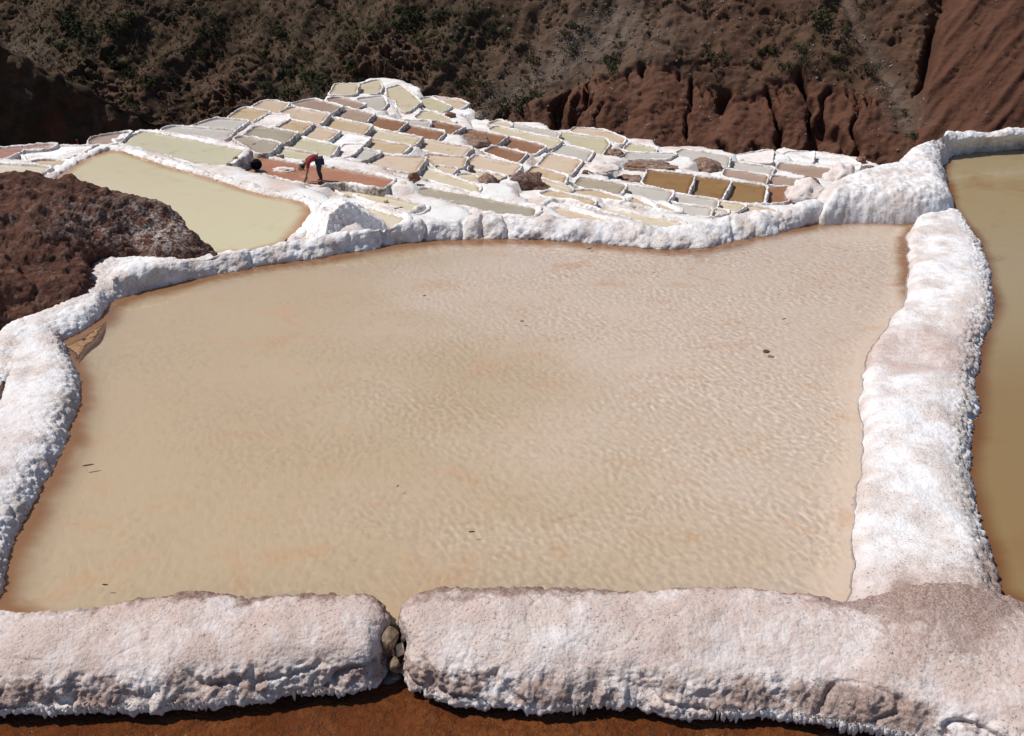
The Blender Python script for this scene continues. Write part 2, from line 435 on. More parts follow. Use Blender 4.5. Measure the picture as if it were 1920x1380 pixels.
PANS = [
 ('A','cream',[(893,108),(1030,108),(1012,180),(850,178)]),
 ('A','cream',[(1062,112),(1180,80),(1200,130),(1180,170),(1045,190)]),
 ('A','grey',[(1050,215),(1210,195),(1235,255),(1190,298),(1085,250)]),
 ('A','cream',[(1262,140),(1345,118),(1480,240),(1390,305),(1340,270),(1330,225),(1270,215)]),
 ('A','green',[(1500,215),(1555,205),(1700,270),(1620,320),(1520,275)]),
 ('A','peach',[(1590,203),(1760,220),(1820,250),(1745,295),(1712,258)]),
 ('A','mauve',[(835,215),(900,205),(1080,255),(1020,285),(850,240)]),
 ('A','mauve',[(580,250),(720,218),(910,270),(850,312),(620,265)]),
 ('A','peach',[(300,272),(370,230),(430,230),(530,250),(460,315)]),
 ('A','peach',[(500,310),(570,278),(820,325),(760,390),(560,350)]),
 ('A','mauve',[(870,330),(950,282),(1140,325),(1080,382)]),
 ('A','tan',[(130,345),(230,280),(390,310),(290,375)]),
 ('A','dry',[(310,385),(400,330),(520,335),(530,360),(440,410)]),
 ('A','tan',[(460,420),(540,370),(700,395),(620,460)]),
 ('A','tan',[(790,400),(860,355),(1120,410),(1060,475)]),
 ('A','brown',[(1110,390),(1170,345),(1375,385),(1310,445)]),
 ('A','peach',[(650,470),(720,415),(890,450),(800,520)]),
 ('A','drywhite',[(810,525),(910,455),(1110,500),(1050,555)]),
 ('A','cream',[(1120,490),(1160,440),(1480,495),(1430,545)]),
 ('A','brown',[(1365,450),(1410,410),(1650,455),(1590,515)]),
 ('A','brown',[(1545,410),(1590,380),(1790,415),(1690,470),(1680,435)]),
 ('A','cream',[(1465,350),(1515,305),(1580,310),(1725,385),(1560,370)]),
 ('A','grey',[(1390,372),(1550,375),(1530,412),(1400,400)]),
 ('D','grey',[(1390,412),(1560,360),(1770,375),(1670,440)]),
 ('D','grey',[(1180,435),(1260,415),(1670,445),(1620,500)]),
 ('A','taupe',[(240,475),(320,415),(590,460),(500,535)]),
 ('A','taupe',[(175,495),(210,490),(465,535),(400,595),(330,590)]),
 ('A','green',[(520,545),(600,495),(880,555),(830,625),(700,600)]),
 ('A','green',[(430,590),(480,572),(720,615),(650,650),(600,640)]),
 ('A','tan',[(1070,580),(1130,510),(1400,555),(1350,600)]),
 ('A','peach',[(1460,560),(1510,515),(1840,570),(1780,625)]),
 ('A','dry',[(870,640),(960,548),(1050,550),(980,620)]),
 ('A','grey',[(985,620),(1065,580),(1180,598),(1080,650)]),
 ('A','peach',[(1095,655),(1120,620),(1510,640),(1440,735),(1330,720)]),
 ('A','peach',[(1530,620),(1810,640),(1780,700),(1600,690)]),
 ('A','cream',[(1460,755),(1500,710),(1700,780),(1890,850),(1890,880),(1800,850)]),
 ('A','red',[(110,715),(260,635),(420,650),(640,690),(880,720),(1100,760),(1280,795),(1230,842),(1000,800),(860,800),(780,825),(580,790),(370,735),(250,745)]),
 ('A','cream',[(890,850),(1230,925),(1520,1000),(1480,1025),(1240,955),(960,885)]),
 ('A','cream',[(1060,1000),(1200,1035),(1360,1078),(1290,1130),(1190,1140),(1080,1050)]),
 ('F','taupe',[(778,360),(800,354),(900,372),(1000,392),(998,402),(940,398),(850,377)]),
 ('A','peach',[(1610,702),(1740,720),(1700,752)]),
 ('A','cream',[(1762,762),(1850,760),(1905,800),(1850,795)]),
 ('B','brown',[(60,235),(115,207),(370,255),(300,312),(150,262)]),
 ('B','brown',[(325,310),(400,262),(650,325),(575,375)]),
 ('B','brown',[(240,365),(300,332),(510,380),(455,435)]),
 ('B','cream',[(270,205),(310,185),(765,285),(710,330),(420,250)]),
 ('B','grey',[(405,190),(430,168),(755,232),(730,260)]),
 ('B','cream',[(270,165),(330,140),(410,175),(395,185)]),
 ('B','green',[(735,270),(775,230),(1085,272),(1110,310),(1030,405),(1000,355)]),
 ('B','peach',[(855,215),(885,195),(1080,210),(1225,270),(1200,305),(1080,265)]),
 ('B','grey',[(720,380),(795,320),(990,365),(930,445),(880,420)]),
 ('B','peach',[(625,465),(700,385),(905,430),(835,520)]),
 ('B','tan',[(550,515),(590,480),(800,540),(780,590)]),
 ('B','peach',[(100,460),(170,395),(475,465),(420,525)]),
 ('B','peach',[(130,510),(350,540),(300,560),(200,555)]),
 ('B','cream',[(440,555),(560,545),(700,585),(845,635),(820,645)]),
 ('B','taupe',[(890,600),(925,555),(1225,605),(1180,665),(1000,635)]),
 ('B','grey',[(1200,650),(1240,605),(1565,655),(1520,720)]),
 ('B','grey',[(1555,720),(1580,672),(1885,715),(1870,765)]),
 ('B','olive',[(1380,590),(1420,500),(1720,535),(1665,665)]),
 ('F','olive',[(1293,367),(1306,333),(1366,339),(1348,372)]),
 ('B','green',[(1240,350),(1280,310),(1450,345),(1440,365)]),
 ('B','grey',[(1245,410),(1260,375),(1590,380),(1540,405)]),
 ('F','grey',[(1258,295),(1282,281),(1364,294),(1361,312),(1300,302)]),
 ('B','tan',[(860,650),(1000,645),(1210,705),(1190,712)]),
 ('B','tan',[(640,670),(700,650),(1000,720),(990,745),(800,690)]),
 ('B','peach',[(690,790),(760,770),(960,825),(1190,890),(1000,850),(850,830)]),
 ('B','cream',[(1080,770),(1350,830),(1640,885),(1560,900),(1400,890),(1130,800)]),
 ('B','tan',[(1275,725),(1300,700),(1440,770)]),
 ('B','tan',[(1440,740),(1490,745),(1600,792)]),
 ('B','grey',[(1530,735),(1840,775),(1825,820),(1650,795)]),
 ('C','grey',[(225,295),(235,265),(455,295),(435,330)]),
 ('C','mauve',[(185,340),(200,305),(420,340),(405,380)]),
 ('C','olive',[(175,485),(225,375),(410,400),(390,495)]),
 ('C','brown',[(405,495),(430,405),(560,410),(530,480)]),
 ('C','mauve',[(480,325),(515,270),(790,300),(760,355)]),
 ('C','mauve',[(455,390),(470,345),(640,365),(610,405)]),
 ('C','drywhite',[(500,235),(560,205),(690,205),(670,270)]),
 ('C','drywhite',[(690,270),(705,205),(880,230),(955,275),(940,300)]),
 ('C','cream',[(135,520),(155,495),(290,510),(230,540)]),
 ('C','cream',[(100,570),(115,540),(190,545)]),
 ('C','peach',[(190,565),(340,520),(470,540),(400,560)]),
 ('C','dry',[(250,225),(450,195),(440,260),(320,255)]),
 ('D','mauve',[(665,510),(700,490),(920,455),(850,525),(680,535)]),
 ('D','green',[(870,520),(1040,450),(1400,515),(1740,590),(1640,680),(1500,690),(1300,630),(1100,580)]),
 ('F','mid',[(60,362),(86,344),(150,300),(205,280),(235,283),(290,302),(400,334),(500,365),(560,375),(584,385),(586,400),(566,432),(530,458),(470,474),(380,482),(250,470),(120,420)]),
 ('D','red',[(-80,600),(0,575),(370,545),(380,560),(180,575),(40,640),(-80,640)]),
 ('D','cream',[(-80,690),(0,690),(230,700),(340,715),(290,750),(60,755),(-80,752)]),
 ('D','tan',[(262,660),(470,665),(440,690),(380,695)]),
 ('D','drywhite',[(200,600),(400,565),(640,560),(560,610),(440,650),(240,645)]),
]
def poly_area(p):
    x, y = p[:, 0], p[:, 1]
    return 0.5 * np.sum(x * np.roll(y, -1) - y * np.roll(x, -1))
def inside_poly(x, y, p):
    r = np.zeros(x.shape, bool)
    n = len(p)
    for i in range(n):
        x1, y1 = p[i][:2]; x2, y2 = p[(i + 1) % n][:2]
        c = ((y1 > y) != (y2 > y))
        if y1 != y2:
            r ^= c & (x < (x2 - x1) * (y - y1) / (y2 - y1) + x1)
    return r
def poly_dist(x, y, p, closed=True):
    best = np.full(x.shape, 1e9)
    n = len(p)
    for i in range(n if closed else n - 1):
        x1, y1 = p[i][:2]; x2, y2 = p[(i + 1) % n][:2]
        dx, dy = x2 - x1, y2 - y1
        L = dx * dx + dy * dy + 1e-12
        t = np.clip(((x - x1) * dx + (y - y1) * dy) / L, 0, 1)
        best = np.minimum(best, (x - x1 - t * dx) ** 2 + (y - y1 - t * dy) ** 2)
    return np.sqrt(best)

pans = []
for zw, kind, pts in PANS:
    ox, oy, sc = ZW[zw]
    full = [(ox + x / sc, oy + y / sc) for x, y in pts]
    c = np.mean(full, axis=0)
    lev = Pplane(c[0], c[1], PL_C, PL_A, PL_B)[2]
    xc = P(c[0], c[1], lev)[0]
    if xc < -8.5: lev += PL_A * (-8.5 - xc) * 0.85
    W = np.array([P(x, y, lev)[:2] for x, y in full])
    if poly_area(W) < 0: W = W[::-1]
    per = plen(np.vstack([W, W[:1]]))
    S = resample(W, max(24, int(per / 0.07)), smooth=1, closed=True)
    tg = np.roll(S, -1, 0) - np.roll(S, 1, 0); tg /= np.linalg.norm(tg, axis=1)[:, None]
    ou = np.stack([tg[:, 1], -tg[:, 0]], 1)
    if kind != 'mid': S = S + ou * 0.10 + np.stack([np.zeros(len(S)), np.where(ou[:, 1] < 0, ou[:, 1] * 0.20, 0)], 1)
    pans.append(dict(kind=kind, lev=lev, poly=S, rough=W, pc=c))

# ------------------------------------------------------------------ terrain under the pans
BOUND = [(-300,290),(-100,275),(0,264),(170,262),(260,240),(330,240),(430,216),(500,192),(600,186),(640,158),(710,150),(760,162),(800,182),(870,198),(920,226),(1080,240),(1180,266),(1290,280),(1400,292),(1480,278),(1600,302),(1700,335),(1900,360)]
bw = np.array([Pplane(x, y, PL_C, PL_A, PL_B) for x, y in BOUND])
b_az, b_y = bw[:, 0] / bw[:, 1], bw[:, 1]

o2_px = [(1300 + x / 3.0968, 220 + y / 3.0968) for x, y in [(2500,60),(2250,72),(2100,80),(1920,95),(1600,118),(1400,130),(1250,195),(1190,290),(1060,350),(930,412),(830,466),(750,512)]]
_e = np.array([P(x, y, .30) for x, y in o2_px]); _e = _e[np.argsort(_e[:, 0])]

def ground_height(X, Y):
    near = np.full(X.shape, 1e9); lev = np.full(X.shape, -5.0); low = np.full(X.shape, 1e9); ins = np.zeros(X.shape, bool); inl = np.full(X.shape, 1e9)
    for p in pans:
        R = p['poly'][::3]
        m = (X > R[:, 0].min() - 4) & (X < R[:, 0].max() + 4) & (Y > R[:, 1].min() - 4) & (Y < R[:, 1].max() + 4)
        if not m.any(): continue
        x, y = X[m], Y[m]
        d = poly_dist(x, y, R); i = inside_poly(x, y, R)
        d = np.where(i, 0, d)
        n, l, lo, il = near[m], lev[m], low[m], inl[m]
        l = np.where(d < n, p['lev'], l); n = np.minimum(n, d)
        lo = np.where(d < 0.30, np.minimum(lo, p['lev']), lo)
        il = np.where(i, np.minimum(il, p['lev']), il)
        near[m], lev[m], low[m], inl[m] = n, l, lo, il
    far = near > 1e8
    base = PL_C + PL_A * X + PL_B * Y
    lev = np.where(far, base, lev)
    # ease to the general slope away from the pans
    k = sstep(0.6, 3.0, np.minimum(near, 10))
    g = lev * (1 - k) + (base - 0.05) * k
    g = np.where(low < 1e8, np.minimum(g, low), g) + 0.01
    g = g + 0.05 * fbm(X, Y, X * 0, 1.3, 3) * sstep(0.1, 0.5, near)
    g = g - 0.07 * sstep(29, 34, Y)
    g = np.where(inl < 1e8, inl - 0.22, g)
    yb = np.interp(X / np.maximum(Y, 1), b_az, b_y)
    over = np.maximum(Y - yb - 0.35, 0)
    g = g - over * (1.25 + 0.3 * fbm(X, Y, X * 0, 0.15, 3))
    g = np.maximum(g, -36 + 0.8 * fbm(X, Y, X * 0, 0.08, 3))
    y0 = np.where(X > _e[0, 0], np.interp(X, _e[:, 0], _e[:, 1]) - 0.25, 12.35) + sstep(-4.0, -6.0, X) * 2.0
    front = np.where(Y < y0, -0.42, -0.42 - 0.95 * (Y - y0))
    front = np.where(X > 14, np.minimum(front, -0.42 - 0.6 * (X - 14)), front)
    return np.maximum(g, front) if True else g

def axis(*segs):
    out = []
    for a, b, st in segs:
        out.append(np.arange(a, b, st))
    return np.concatenate(out)
gx = axis((-90, -26, 1.6), (-26, 26, 0.14), (26, 92, 1.6))
gy = axis((0.5, 12, 0.4), (12, 22, 0.25), (22, 62, 0.14), (62, 100, 1.0))
GX, GY = np.meshgrid(gx, gy, indexing='ij')
GZ = ground_height(GX, GY)
yb_all = np.interp(GX / np.maximum(GY, 1), b_az, b_y)
m, nt, b = new_mat('terrace_ground'); g = N(nt)
co = g.coord(); n1 = g.noise(co, 0.7, 6, 0.65); n2 = g.noise(co, 6.0, 5, 0.65); n3 = g.noise(co, 22.0, 4, 0.7)
white = g.mix(g.ramp(n1, 0.42, 0.66), (0.80, 0.785, 0.77), (0.66, 0.53, 0.47))
soil = g.mix(n2, (0.09, 0.048, 0.032), (0.19, 0.115, 0.08))
col = g.mix(g.ramp(g.math('ADD', g.attr('soil'), g.math('MULTIPLY', g.math('SUBTRACT', n2, 0.5), 0.9)), 0.4, 0.65), white, soil)
col = g.mix(g.ramp(n3, 0.6, 0.75, 0, 0.5), col, (0.32, 0.27, 0.22))
nt.links.new(col, b.inputs['Base Color']); b.inputs['Roughness'].default_value = 0.9
b.inputs['Specular IOR Level'].default_value = 0.15
nt.links.new(g.bump(g.math('ADD', n2, n3), 0.8, 0.05), b.inputs['Normal'])
M['ground'] = m
soil = 0.18 * sstep(28, 33, GY) + 0.12 * sstep(-6, 2, GX) * sstep(24, 29, GY) + sstep(0.2, 1.2, GY - yb_all) + (GY < 12.2) * 1.0 + sstep(14, 17, GX) * (GY < 30)
o = link('terrace_ground', grid_mesh('terrace_ground', np.stack([GX, GY, GZ], -1), {'soil': np.clip(soil, 0, 1)}), M['ground'])
tag(o, kind='structure')

# valley floor far below the terraces
vx = np.linspace(-260, 260, 90); vy = np.linspace(90, 330, 60)
VX, VY = np.meshgrid(vx, vy, indexing='ij')
o = link('valley_floor', grid_mesh('valley_floor', np.stack([VX, VY, -35.2 + 1.2 * fbm(VX, VY, VX * 0, 0.05, 3)], -1)), M['earth'])
tag(o, kind='structure')

# ------------------------------------------------------------------ hillside across the ravine
HA = np.array([-150.0, 172.0]); HB = np.array([120.0, 76.0])
e = (HB - HA) / np.linalg.norm(HB - HA); gdir = np.array([-e[1], e[0]])
if gdir[1] < 0: gdir = -gdir
L_e = np.linalg.norm(HB - HA)
ue = np.concatenate([np.arange(0, 60, 0.8), np.arange(60, 238, 0.22), np.arange(238, L_e, 0.8)])
vs = np.concatenate([np.arange(0, 42, 0.20), np.arange(42, 120, 1.2)])
U, S_ = np.meshgrid(ue, vs, indexing='ij')
ang = math.radians(47)
nrm = np.array([-gdir[0] * math.sin(ang), -gdir[1] * math.sin(ang), math.cos(ang)])
HX = HA[0] + e[0] * U + gdir[0] * S_ * math.cos(ang)
HY = HA[1] + e[1] * U + gdir[1] * S_ * math.cos(ang)
HZ = -35.5 + S_ * math.sin(ang)
bpx, bpy_ = project(HX, HY, HZ)
# masks traced on the slope
cl_line = np.interp(bpx, [900, 960, 1100, 1240, 1330, 1420, 1500, 1560, 1640, 1700], [230, 205, 160, 120, 165, 170, 130, 150, 175, 240])
cliff = sstep(-8, 14, bpy_ - cl_line) * sstep(900, 960, bpx) * (1 - sstep(1650, 1720, bpx))
crack_x = np.interp(bpy_, [-200, 0, 40, 60, 110, 150, 175], [1800, 1773, 1765, 1748, 1742, 1735, 1722])
rightface = sstep(-6, 12, bpx - np.interp(bpy_, [0, 60, 175, 300], [1775, 1750, 1726, 1700]))
chute = np.exp(-((bpx - np.interp(bpy_, [-100, 0, 60, 120, 180, 240], [1560, 1590, 1620, 1660, 1690, 1700])) / np.interp(bpy_, [0, 120, 200], [16, 22, 36])) ** 2) * (bpy_ < 255)
band = np.exp(-(((bpx - 1000) * 0.66 + (bpy_ - 150)) / 42) ** 2) * sstep(880, 930, bpx) * (1 - sstep(1130, 1230, bpx))
pocket = np.exp(-(((bpx - 430) / 60) ** 2 + ((bpy_ - 185) / 55) ** 2)) + np.exp(-(((bpx - 740) / 75) ** 2 + ((bpy_ - 130) / 50) ** 2)) + 0.7 * np.exp(-(((bpx - 210) / 60) ** 2 + ((bpy_ - 185) / 40) ** 2))
pocket = np.clip(pocket, 0, 1)
# diagonal fall line: strata lean to the right
q1 = U * 0.97 - S_ * 0.25; q2 = U * 0.25 + S_ * 0.97
big = 3.4 * fbm(q1, q2 * 0.6, U * 0, 0.035, 3)
gul = ridged(q1 + 2.5 * fbm(U, S_, U * 0 + 3, 0.08, 2), q2 * 0.25, U * 0 + 7, 0.085, 4, 0.48)
gul2 = ridged(U + 0.8 * fbm(U, S_, U * 0 + 9, 0.3, 2), S_ * 0.10, U * 0 + 5, 0.20, 4, 0.55)
blk = worley(U, S_ * 0.8, U * 0 + 2, 0.42)
rock = fbm(U, S_, U * 0 + 11, 0.55, 5, 0.55)
soft = (1 - 0.75 * rightface) * (1 - 0.75 * chute) * (1 - 0.5 * band)
rr = np.clip(pocket + cliff * 0.9 + 0.20, 0, 1.3)
rock2 = ridged(U + 1.5 * rock, S_ * 0.8 - U * 0.3, U * 0 + 31, 0.16, 5, 0.55)
wu = U + 0.18 * S_ + 1.6 * fbm(U, S_, U * 0 + 13, 0.16, 4)
rib = perlin(wu * 0.26, S_ * 0.035, U * 0 + 3.3)
ck1 = np.exp(-(perlin(wu * 0.24, S_ * 0.03, U * 0 + 15.5) / 0.055) ** 2)
ck2 = np.exp(-(perlin(wu * 0.45 + 9, S_ * 0.05, U * 0 + 25.5) / 0.075) ** 2) * sstep(-.1, .3, perlin(U * .1, S_ * .15, U * 0 + 8))
pk = np.exp(-(perlin(q1 * 0.13 + 0.5 * rock, q2 * 0.10, U * 0 + 41) / 0.05) ** 2)
disp = big + soft * (1.25 * gul * (1 - cliff) + (1.1 + 1.9 * rib - 2.6 * ck1 - 1.8 * ck2 + 0.22 * rock2) * cliff + np.clip(pocket, 0, 1) * (1.0 * rock + 1.9 * rock2 - 2.6 * pk) + (0.30 - 0.10 * cliff) * rock - 0.55 * pk * (1 - cliff) + 0.16 * cliff * ridged(U, S_ * 0.5, U * 0 + 51, 0.9, 3))
disp += 0.09 * fbm(U, S_, U * 0 + 21, 1.8, 3) * (0.5 + rr)
disp += 2.6 * rightface + 0.5 * ridged(U - S_ * 0.5, S_ * 0.12, U * 0, 0.30, 3) * rightface
disp -= 3.0 * np.exp(-((bpx - crack_x) / np.interp(bpy_, [0, 40, 70, 110, 160], [24, 20, 7, 12, 7])) ** 2) * (bpy_ < 176)
disp -= 0.8 * chute
disp -= 0.5 * cliff * (1 - sstep(0, 60, bpy_ - cl_line)) - 0.5 * cliff
hx = HX + nrm[0] * disp; hy = HY + nrm[1] * disp; hz = HZ + nrm[2] * disp
hpx, hpy = project(hx, hy, hz)
green = np.exp(-(((hpx - 560) / 130) ** 2 + ((hpy - 160) / 45) ** 2)) + np.exp(-(((hpx - 880) / 90) ** 2 + ((hpy - 60) / 60) ** 2)) + 0.8 * np.exp(-(((hpx - 160) / 110) ** 2 + ((hpy - 70) / 60) ** 2)) + 0.7 * np.exp(-(((hpx - 1540) / 80) ** 2 + ((hpy - 90) / 60) ** 2)) + 0.5 * np.exp(-(((hpx - 950) / 60) ** 2 + ((hpy - 190) / 40) ** 2)) + 0.45 * np.exp(-(((hpx - 650) / 200) ** 2 + ((hpy - 40) / 60) ** 2))
green = np.clip((green + 0.38 * (1 - sstep(700, 1000, hpx))) * (1 - 0.8 * pocket), 0, 1)
red = np.clip(cliff * 0.9 + rightface * 0.9 + pocket * 0.45 + 0.35 * sstep(1150, 1350, hpx), 0, 1)
grey = np.clip(band + 0.55 * pocket * sstep(-.2, .5, rock) + 0.75 * chute + 0.8 * np.exp(-(((hpx - 60) / 50) ** 2 + ((hpy - 90) / 30) ** 2)) + 0.5 * np.exp(-(((hpx - 1180) / 110) ** 2 + ((hpy - 60) / 70) ** 2)), 0, 1)
saltline = np.exp(-((hpy - np.interp(hpx, [150, 190, 230, 280], [200, 214, 222, 246])) / 4.5) ** 2) * sstep(150, 175, hpx) * (1 - sstep(285, 300, hpx))

m, nt, b = new_mat('hillside'); g = N(nt)
co = g.coord()
n1 = g.noise(co, 0.10, 7, 0.68); n2 = g.noise(co, 0.7, 7, 0.72); n3 = g.noise(co, 3.0, 5, 0.75)
col = g.mix(g.ramp(n1, 0.35, 0.65), (0.060, 0.036, 0.024), (0.115, 0.070, 0.047))
col = g.mix(g.math('MULTIPLY', g.attr('red'), g.ramp(n2, 0.25, 0.6, 0.55, 1.0)), col, (0.120, 0.054, 0.035))
col = g.mix(g.math('MULTIPLY', g.attr('grey'), g.ramp(n2, 0.30, 0.60, 0.2, 0.9)), col, (0.165, 0.125, 0.098))
col = g.mix(g.math('MULTIPLY', g.attr('green'), g.ramp(n2, 0.38, 0.62)), col, (0.036, 0.036, 0.020))
col = g.mix(g.ramp(n2, 0.54, 0.72, 0, 0.55), col, (0.050, 0.030, 0.021))
col = g.mix(g.ramp(n3, 0.58, 0.72, 0, 0.4), col, (0.05, 0.03, 0.02))
col = g.mix(g.ramp(n3, 0.26, 0.38, 0.3, 0.0), col, (0.19, 0.135, 0.10))
col = g.mix(g.ramp(g.math('MULTIPLY', g.attr('salt'), g.math('ADD', n3, 0.5)), 0.45, 0.7), col, (0.62, 0.58, 0.55))
nt.links.new(col, b.inputs['Base Color']); b.inputs['Roughness'].default_value = 0.95
b.inputs['Specular IOR Level'].default_value = 0.1
nt.links.new(g.bump(g.math('ADD', n2, g.math('MULTIPLY', n3, 0.4)), 0.9, 0.35), b.inputs['Normal'])
M['hill'] = m
HG = np.stack([hx, hy, hz], -1)
o = link('hillside', grid_mesh('hillside', HG, {'red': red, 'green': green, 'grey': grey, 'salt': saltline}), M['hill'])
tag(o, kind='structure')
hill_n, _ = grid_normals(HG)

# ------------------------------------------------------------------ dark spur on the left of the ravine
crest = np.array([(-135, 120, 34), (-100, 122, 20), (-82, 123, 2), (-70, 124, -11.5), (-64, 125, -14.6), (-58, 125.5, -18.6), (-51, 126, -22.3), (-46, 127, -24.6), (-38, 128, -28.5), (-28, 130, -34)], float)  # unseen high crest at the left added so its shadow darkens the spur
cr = resample(crest, 380, smooth=4)
lines = [cr + np.array([-6, 16, -14]), cr + np.array([-.6, 1.8, -1.0]), cr, cr + np.array([.8, -.3, -3.2]), cr + np.array([2.0, -.8, -10.5]), cr + np.array([3.2, -1.8, -18]), cr + np.array([5, -4.5, -27])]
for l in lines: l[:, 2] = np.maximum(l[:, 2], -37)
SG = catmull(np.array(lines), np.linspace(0, len(lines) - 1, 150)).transpose(1, 0, 2)
sn, _ = grid_normals(SG)
d = 1.3 * fbm(SG[..., 0], SG[..., 1], SG[..., 2], 0.16, 5, 0.55) + 0.35 * ridged(SG[..., 0] * 0.9 + SG[..., 1] * 0.4, SG[..., 2] * 0.2, SG[..., 1] * 0.1, 0.35, 3)
SG = SG + sn * d[..., None]
spx, spy = project(SG[..., 0], SG[..., 1], SG[..., 2])
redp = np.exp(-(((spx - 105) / 16) ** 2 + ((spy - 245) / 40) ** 2))
o = link('rocky_spur', grid_mesh('rocky_spur', SG, {'red': np.clip(redp * 1.2, 0, 1), 'green': np.clip(0.8 - redp, 0, 1)}), M['hill'])
tag(o, kind='structure')

# ------------------------------------------------------------------ foreground walls (lofts of traced lines)
def world_line(pts, z=None):
    """pts (px,py[,z]) -> world"""
    return np.array([P(p[0], p[1], p[2] if len(p) > 2 else z) for p in pts])

def loft(name, lines, du=0.014, dv=0.012, lump=0.016, lumpf=16, big=0.03, fine=0.005, attrs=None, sm=6, mat='salt_near', edge_amp=None, du_max=900, extra=None):
    n = min(du_max, int(max(plen(l) for l in lines) / du))
    C = np.array([resample(l, n, smooth=sm) for l in lines])
    wid = np.mean([np.linalg.norm(C[i + 1] - C[i], axis=1).mean() for i in range(len(C) - 1)]) * (len(C) - 1)
    nv = int(np.clip(wid / dv, 24, 220))
    seg = np.array([np.linalg.norm(C[i + 1] - C[i], axis=1).mean() for i in range(len(C) - 1)])
    cum = np.concatenate([[0], np.cumsum(seg)])
    tt = np.linspace(0, cum[-1], nv)
    t = np.interp(tt, cum, np.arange(len(C)))
    G = hermite(C, cum, tt).transpose(1, 0, 2)            # (n, nv, 3)
    nn, _ = grid_normals(G)
    X, Y, Z = G[..., 0], G[..., 1], G[..., 2]
    V = np.broadcast_to(t[None, :] / (len(C) - 1), X.shape)
    U = np.broadcast_to(np.linspace(0, 1, n)[:, None], X.shape)
    wl_ = np.clip(1.0 - worley(X, Y, Z, lumpf) * 1.15, -0.2, 1)
    wl2 = np.clip(1.0 - worley(X + 5, Y, Z, lumpf * 2.3) * 1.15, -0.2, 1)
    mod = 1.0 if edge_amp is None else edge_amp(U, V, G)
    d = big * fbm(X, Y, Z, 1.6, 3) + lump * mod * (wl_ - 0.3 + 0.45 * (wl2 - 0.3)) * (0.75 + 0.5 * perlin(X * 2, Y * 2, Z * 2)) + fine * mod * fbm(X, Y, Z, 40, 3)
    if extra is not None: d = d + extra(U, V, G)
    G = G + nn * d[..., None]
    at = attrs(U, V, G) if attrs else {}
    at = {k: np.broadcast_to(v, X.shape) for k, v in at.items()}
    return grid_mesh(name, G, at)

def shift(l, dx, dy, z):
    r = np.array(l, float); r[:, 0] += dx; r[:, 1] += dy
    r[:, 2] = z if np.isscalar(z) else z
    return r

def thing_mesh(name, me, mat, label, cat, group=None):
    o = link(name, me, M[mat])
    o.cycles.is_caustics_receiver = True
    return tag(o, label, cat, group)

# near wall, left block (between the channel and the large pond)
a1 = [(-260,1175,.10),(-60,1152,.10),(0,1147,.10),(60,1150,.10),(140,1142,.11),(200,1133,.12),(300,1121,.13),(390,1111,.14),(470,1119,.13),(560,1114,.13),(640,1115,.13),(690,1117,.12),(714,1132,.10),(728,1156,.05),(728,1190,-.06)]
a2 = [(-260,1262,.10),(-60,1258,.09),(100,1262,.09),(200,1258,.09),(300,1248,.10),(420,1240,.11),(560,1238,.11),(640,1238,.11),(690,1236,.09),(712,1226,.04),(727,1206,-.08)]
a3 = [(-260,1362,-.20),(0,1341,-.20),(130,1336,-.20),(270,1333,-.20),(400,1326,-.20),(540,1308,-.20),(640,1302,-.20),(695,1294,-.20),(716,1272,-.19),(725,1240,-.18),(727,1214,-.16)]
def mid_line(p, q, t=.5, zt=.42):
    p, q = resample(p, 200), resample(q, 200)
    r = p + (q - p) * t
    r[:, 2] = p[:, 2] + (q[:, 2] - p[:, 2]) * zt
    return r
def up_px(pts, dy): return [(p[0], p[1] - dy * min(1, abs(p[0] - 742) / 60), p[2]) for p in pts]
def raise_z(pts, z): return [(p[0], p[1], max(p[2], z)) for p in pts]
A1, A2, A3 = world_line(a1), world_line(up_px(a2, 24)), world_line(raise_z(a3, -.165))
def near_attrs(U, V, G):
    X, Y, Z = G[..., 0], G[..., 1], G[..., 2]
    pxx, pyy = project(X, Y, Z)
    n1 = fbm(X, Y, Z, 1.1, 3); n2 = fbm(X, Y, Z, 7.0, 3)
    dirt = sstep(0.215 + 0.04 * n1 + 0.04 * n2, 0.135, V) * (0.80 + 0.35 * n1 + 0.35 * n2)
    dirt = dirt * sstep(60, 240, pxx)
    front = sstep(0.38, 0.52, V)
    dirt += front * np.clip(0.52 + 0.45 * n1 + 0.45 * n2, 0, 0.85) * sstep(-0.17, -0.08, Z)
    dirt += 0.16 + 0.18 * n1
    # the junction with the side wall is browner
    dirt += 0.34 * np.exp(-(((pxx - 1690) / 130) ** 2 + ((pyy - 1105) / 45) ** 2)) + 0.30 * np.exp(-(((pxx - 1860) / 150) ** 2 + ((pyy - 1165) / 70) ** 2))
    dirt += 0.20 * np.exp(-(((pxx - 1820) / 230) ** 2 + ((pyy - 1215) / 90) ** 2)) * (0.7 + n1)
    dirt += 0.40 * np.exp(-(((pxx - 712) / 26) ** 2 + ((pyy - 1165) / 70) ** 2))  # block end at the notch darkened, shadow painted into the dirt tone
    wet = sstep(0.735, 0.80, V) + 0.55 * sstep(0.185 + 0.03 * n1 + 0.03 * n2, 0.145, V) * sstep(80, 260, pxx) * sstep(1600, 1500, pxx)
    pink = 0.95 - 0.55 * np.exp(-(((pxx - 1010) / 160) ** 2 + ((pyy - 1195) / 45) ** 2)) - 0.35 * front
    return dict(dirt=np.clip(dirt, 0, 1), wet=wet, pink=np.clip(pink, 0, 1))
def near_edge(U, V, G):
    return 0.30 + 1.5 * sstep(0.36, 0.55, V) * (0.4 + 1.0 * np.clip(0.5 + perlin(G[..., 0] * 1.7, G[..., 1], G[..., 2] * 2), 0, 1)) + 0.8 * sstep(0.22, 0.14, V)
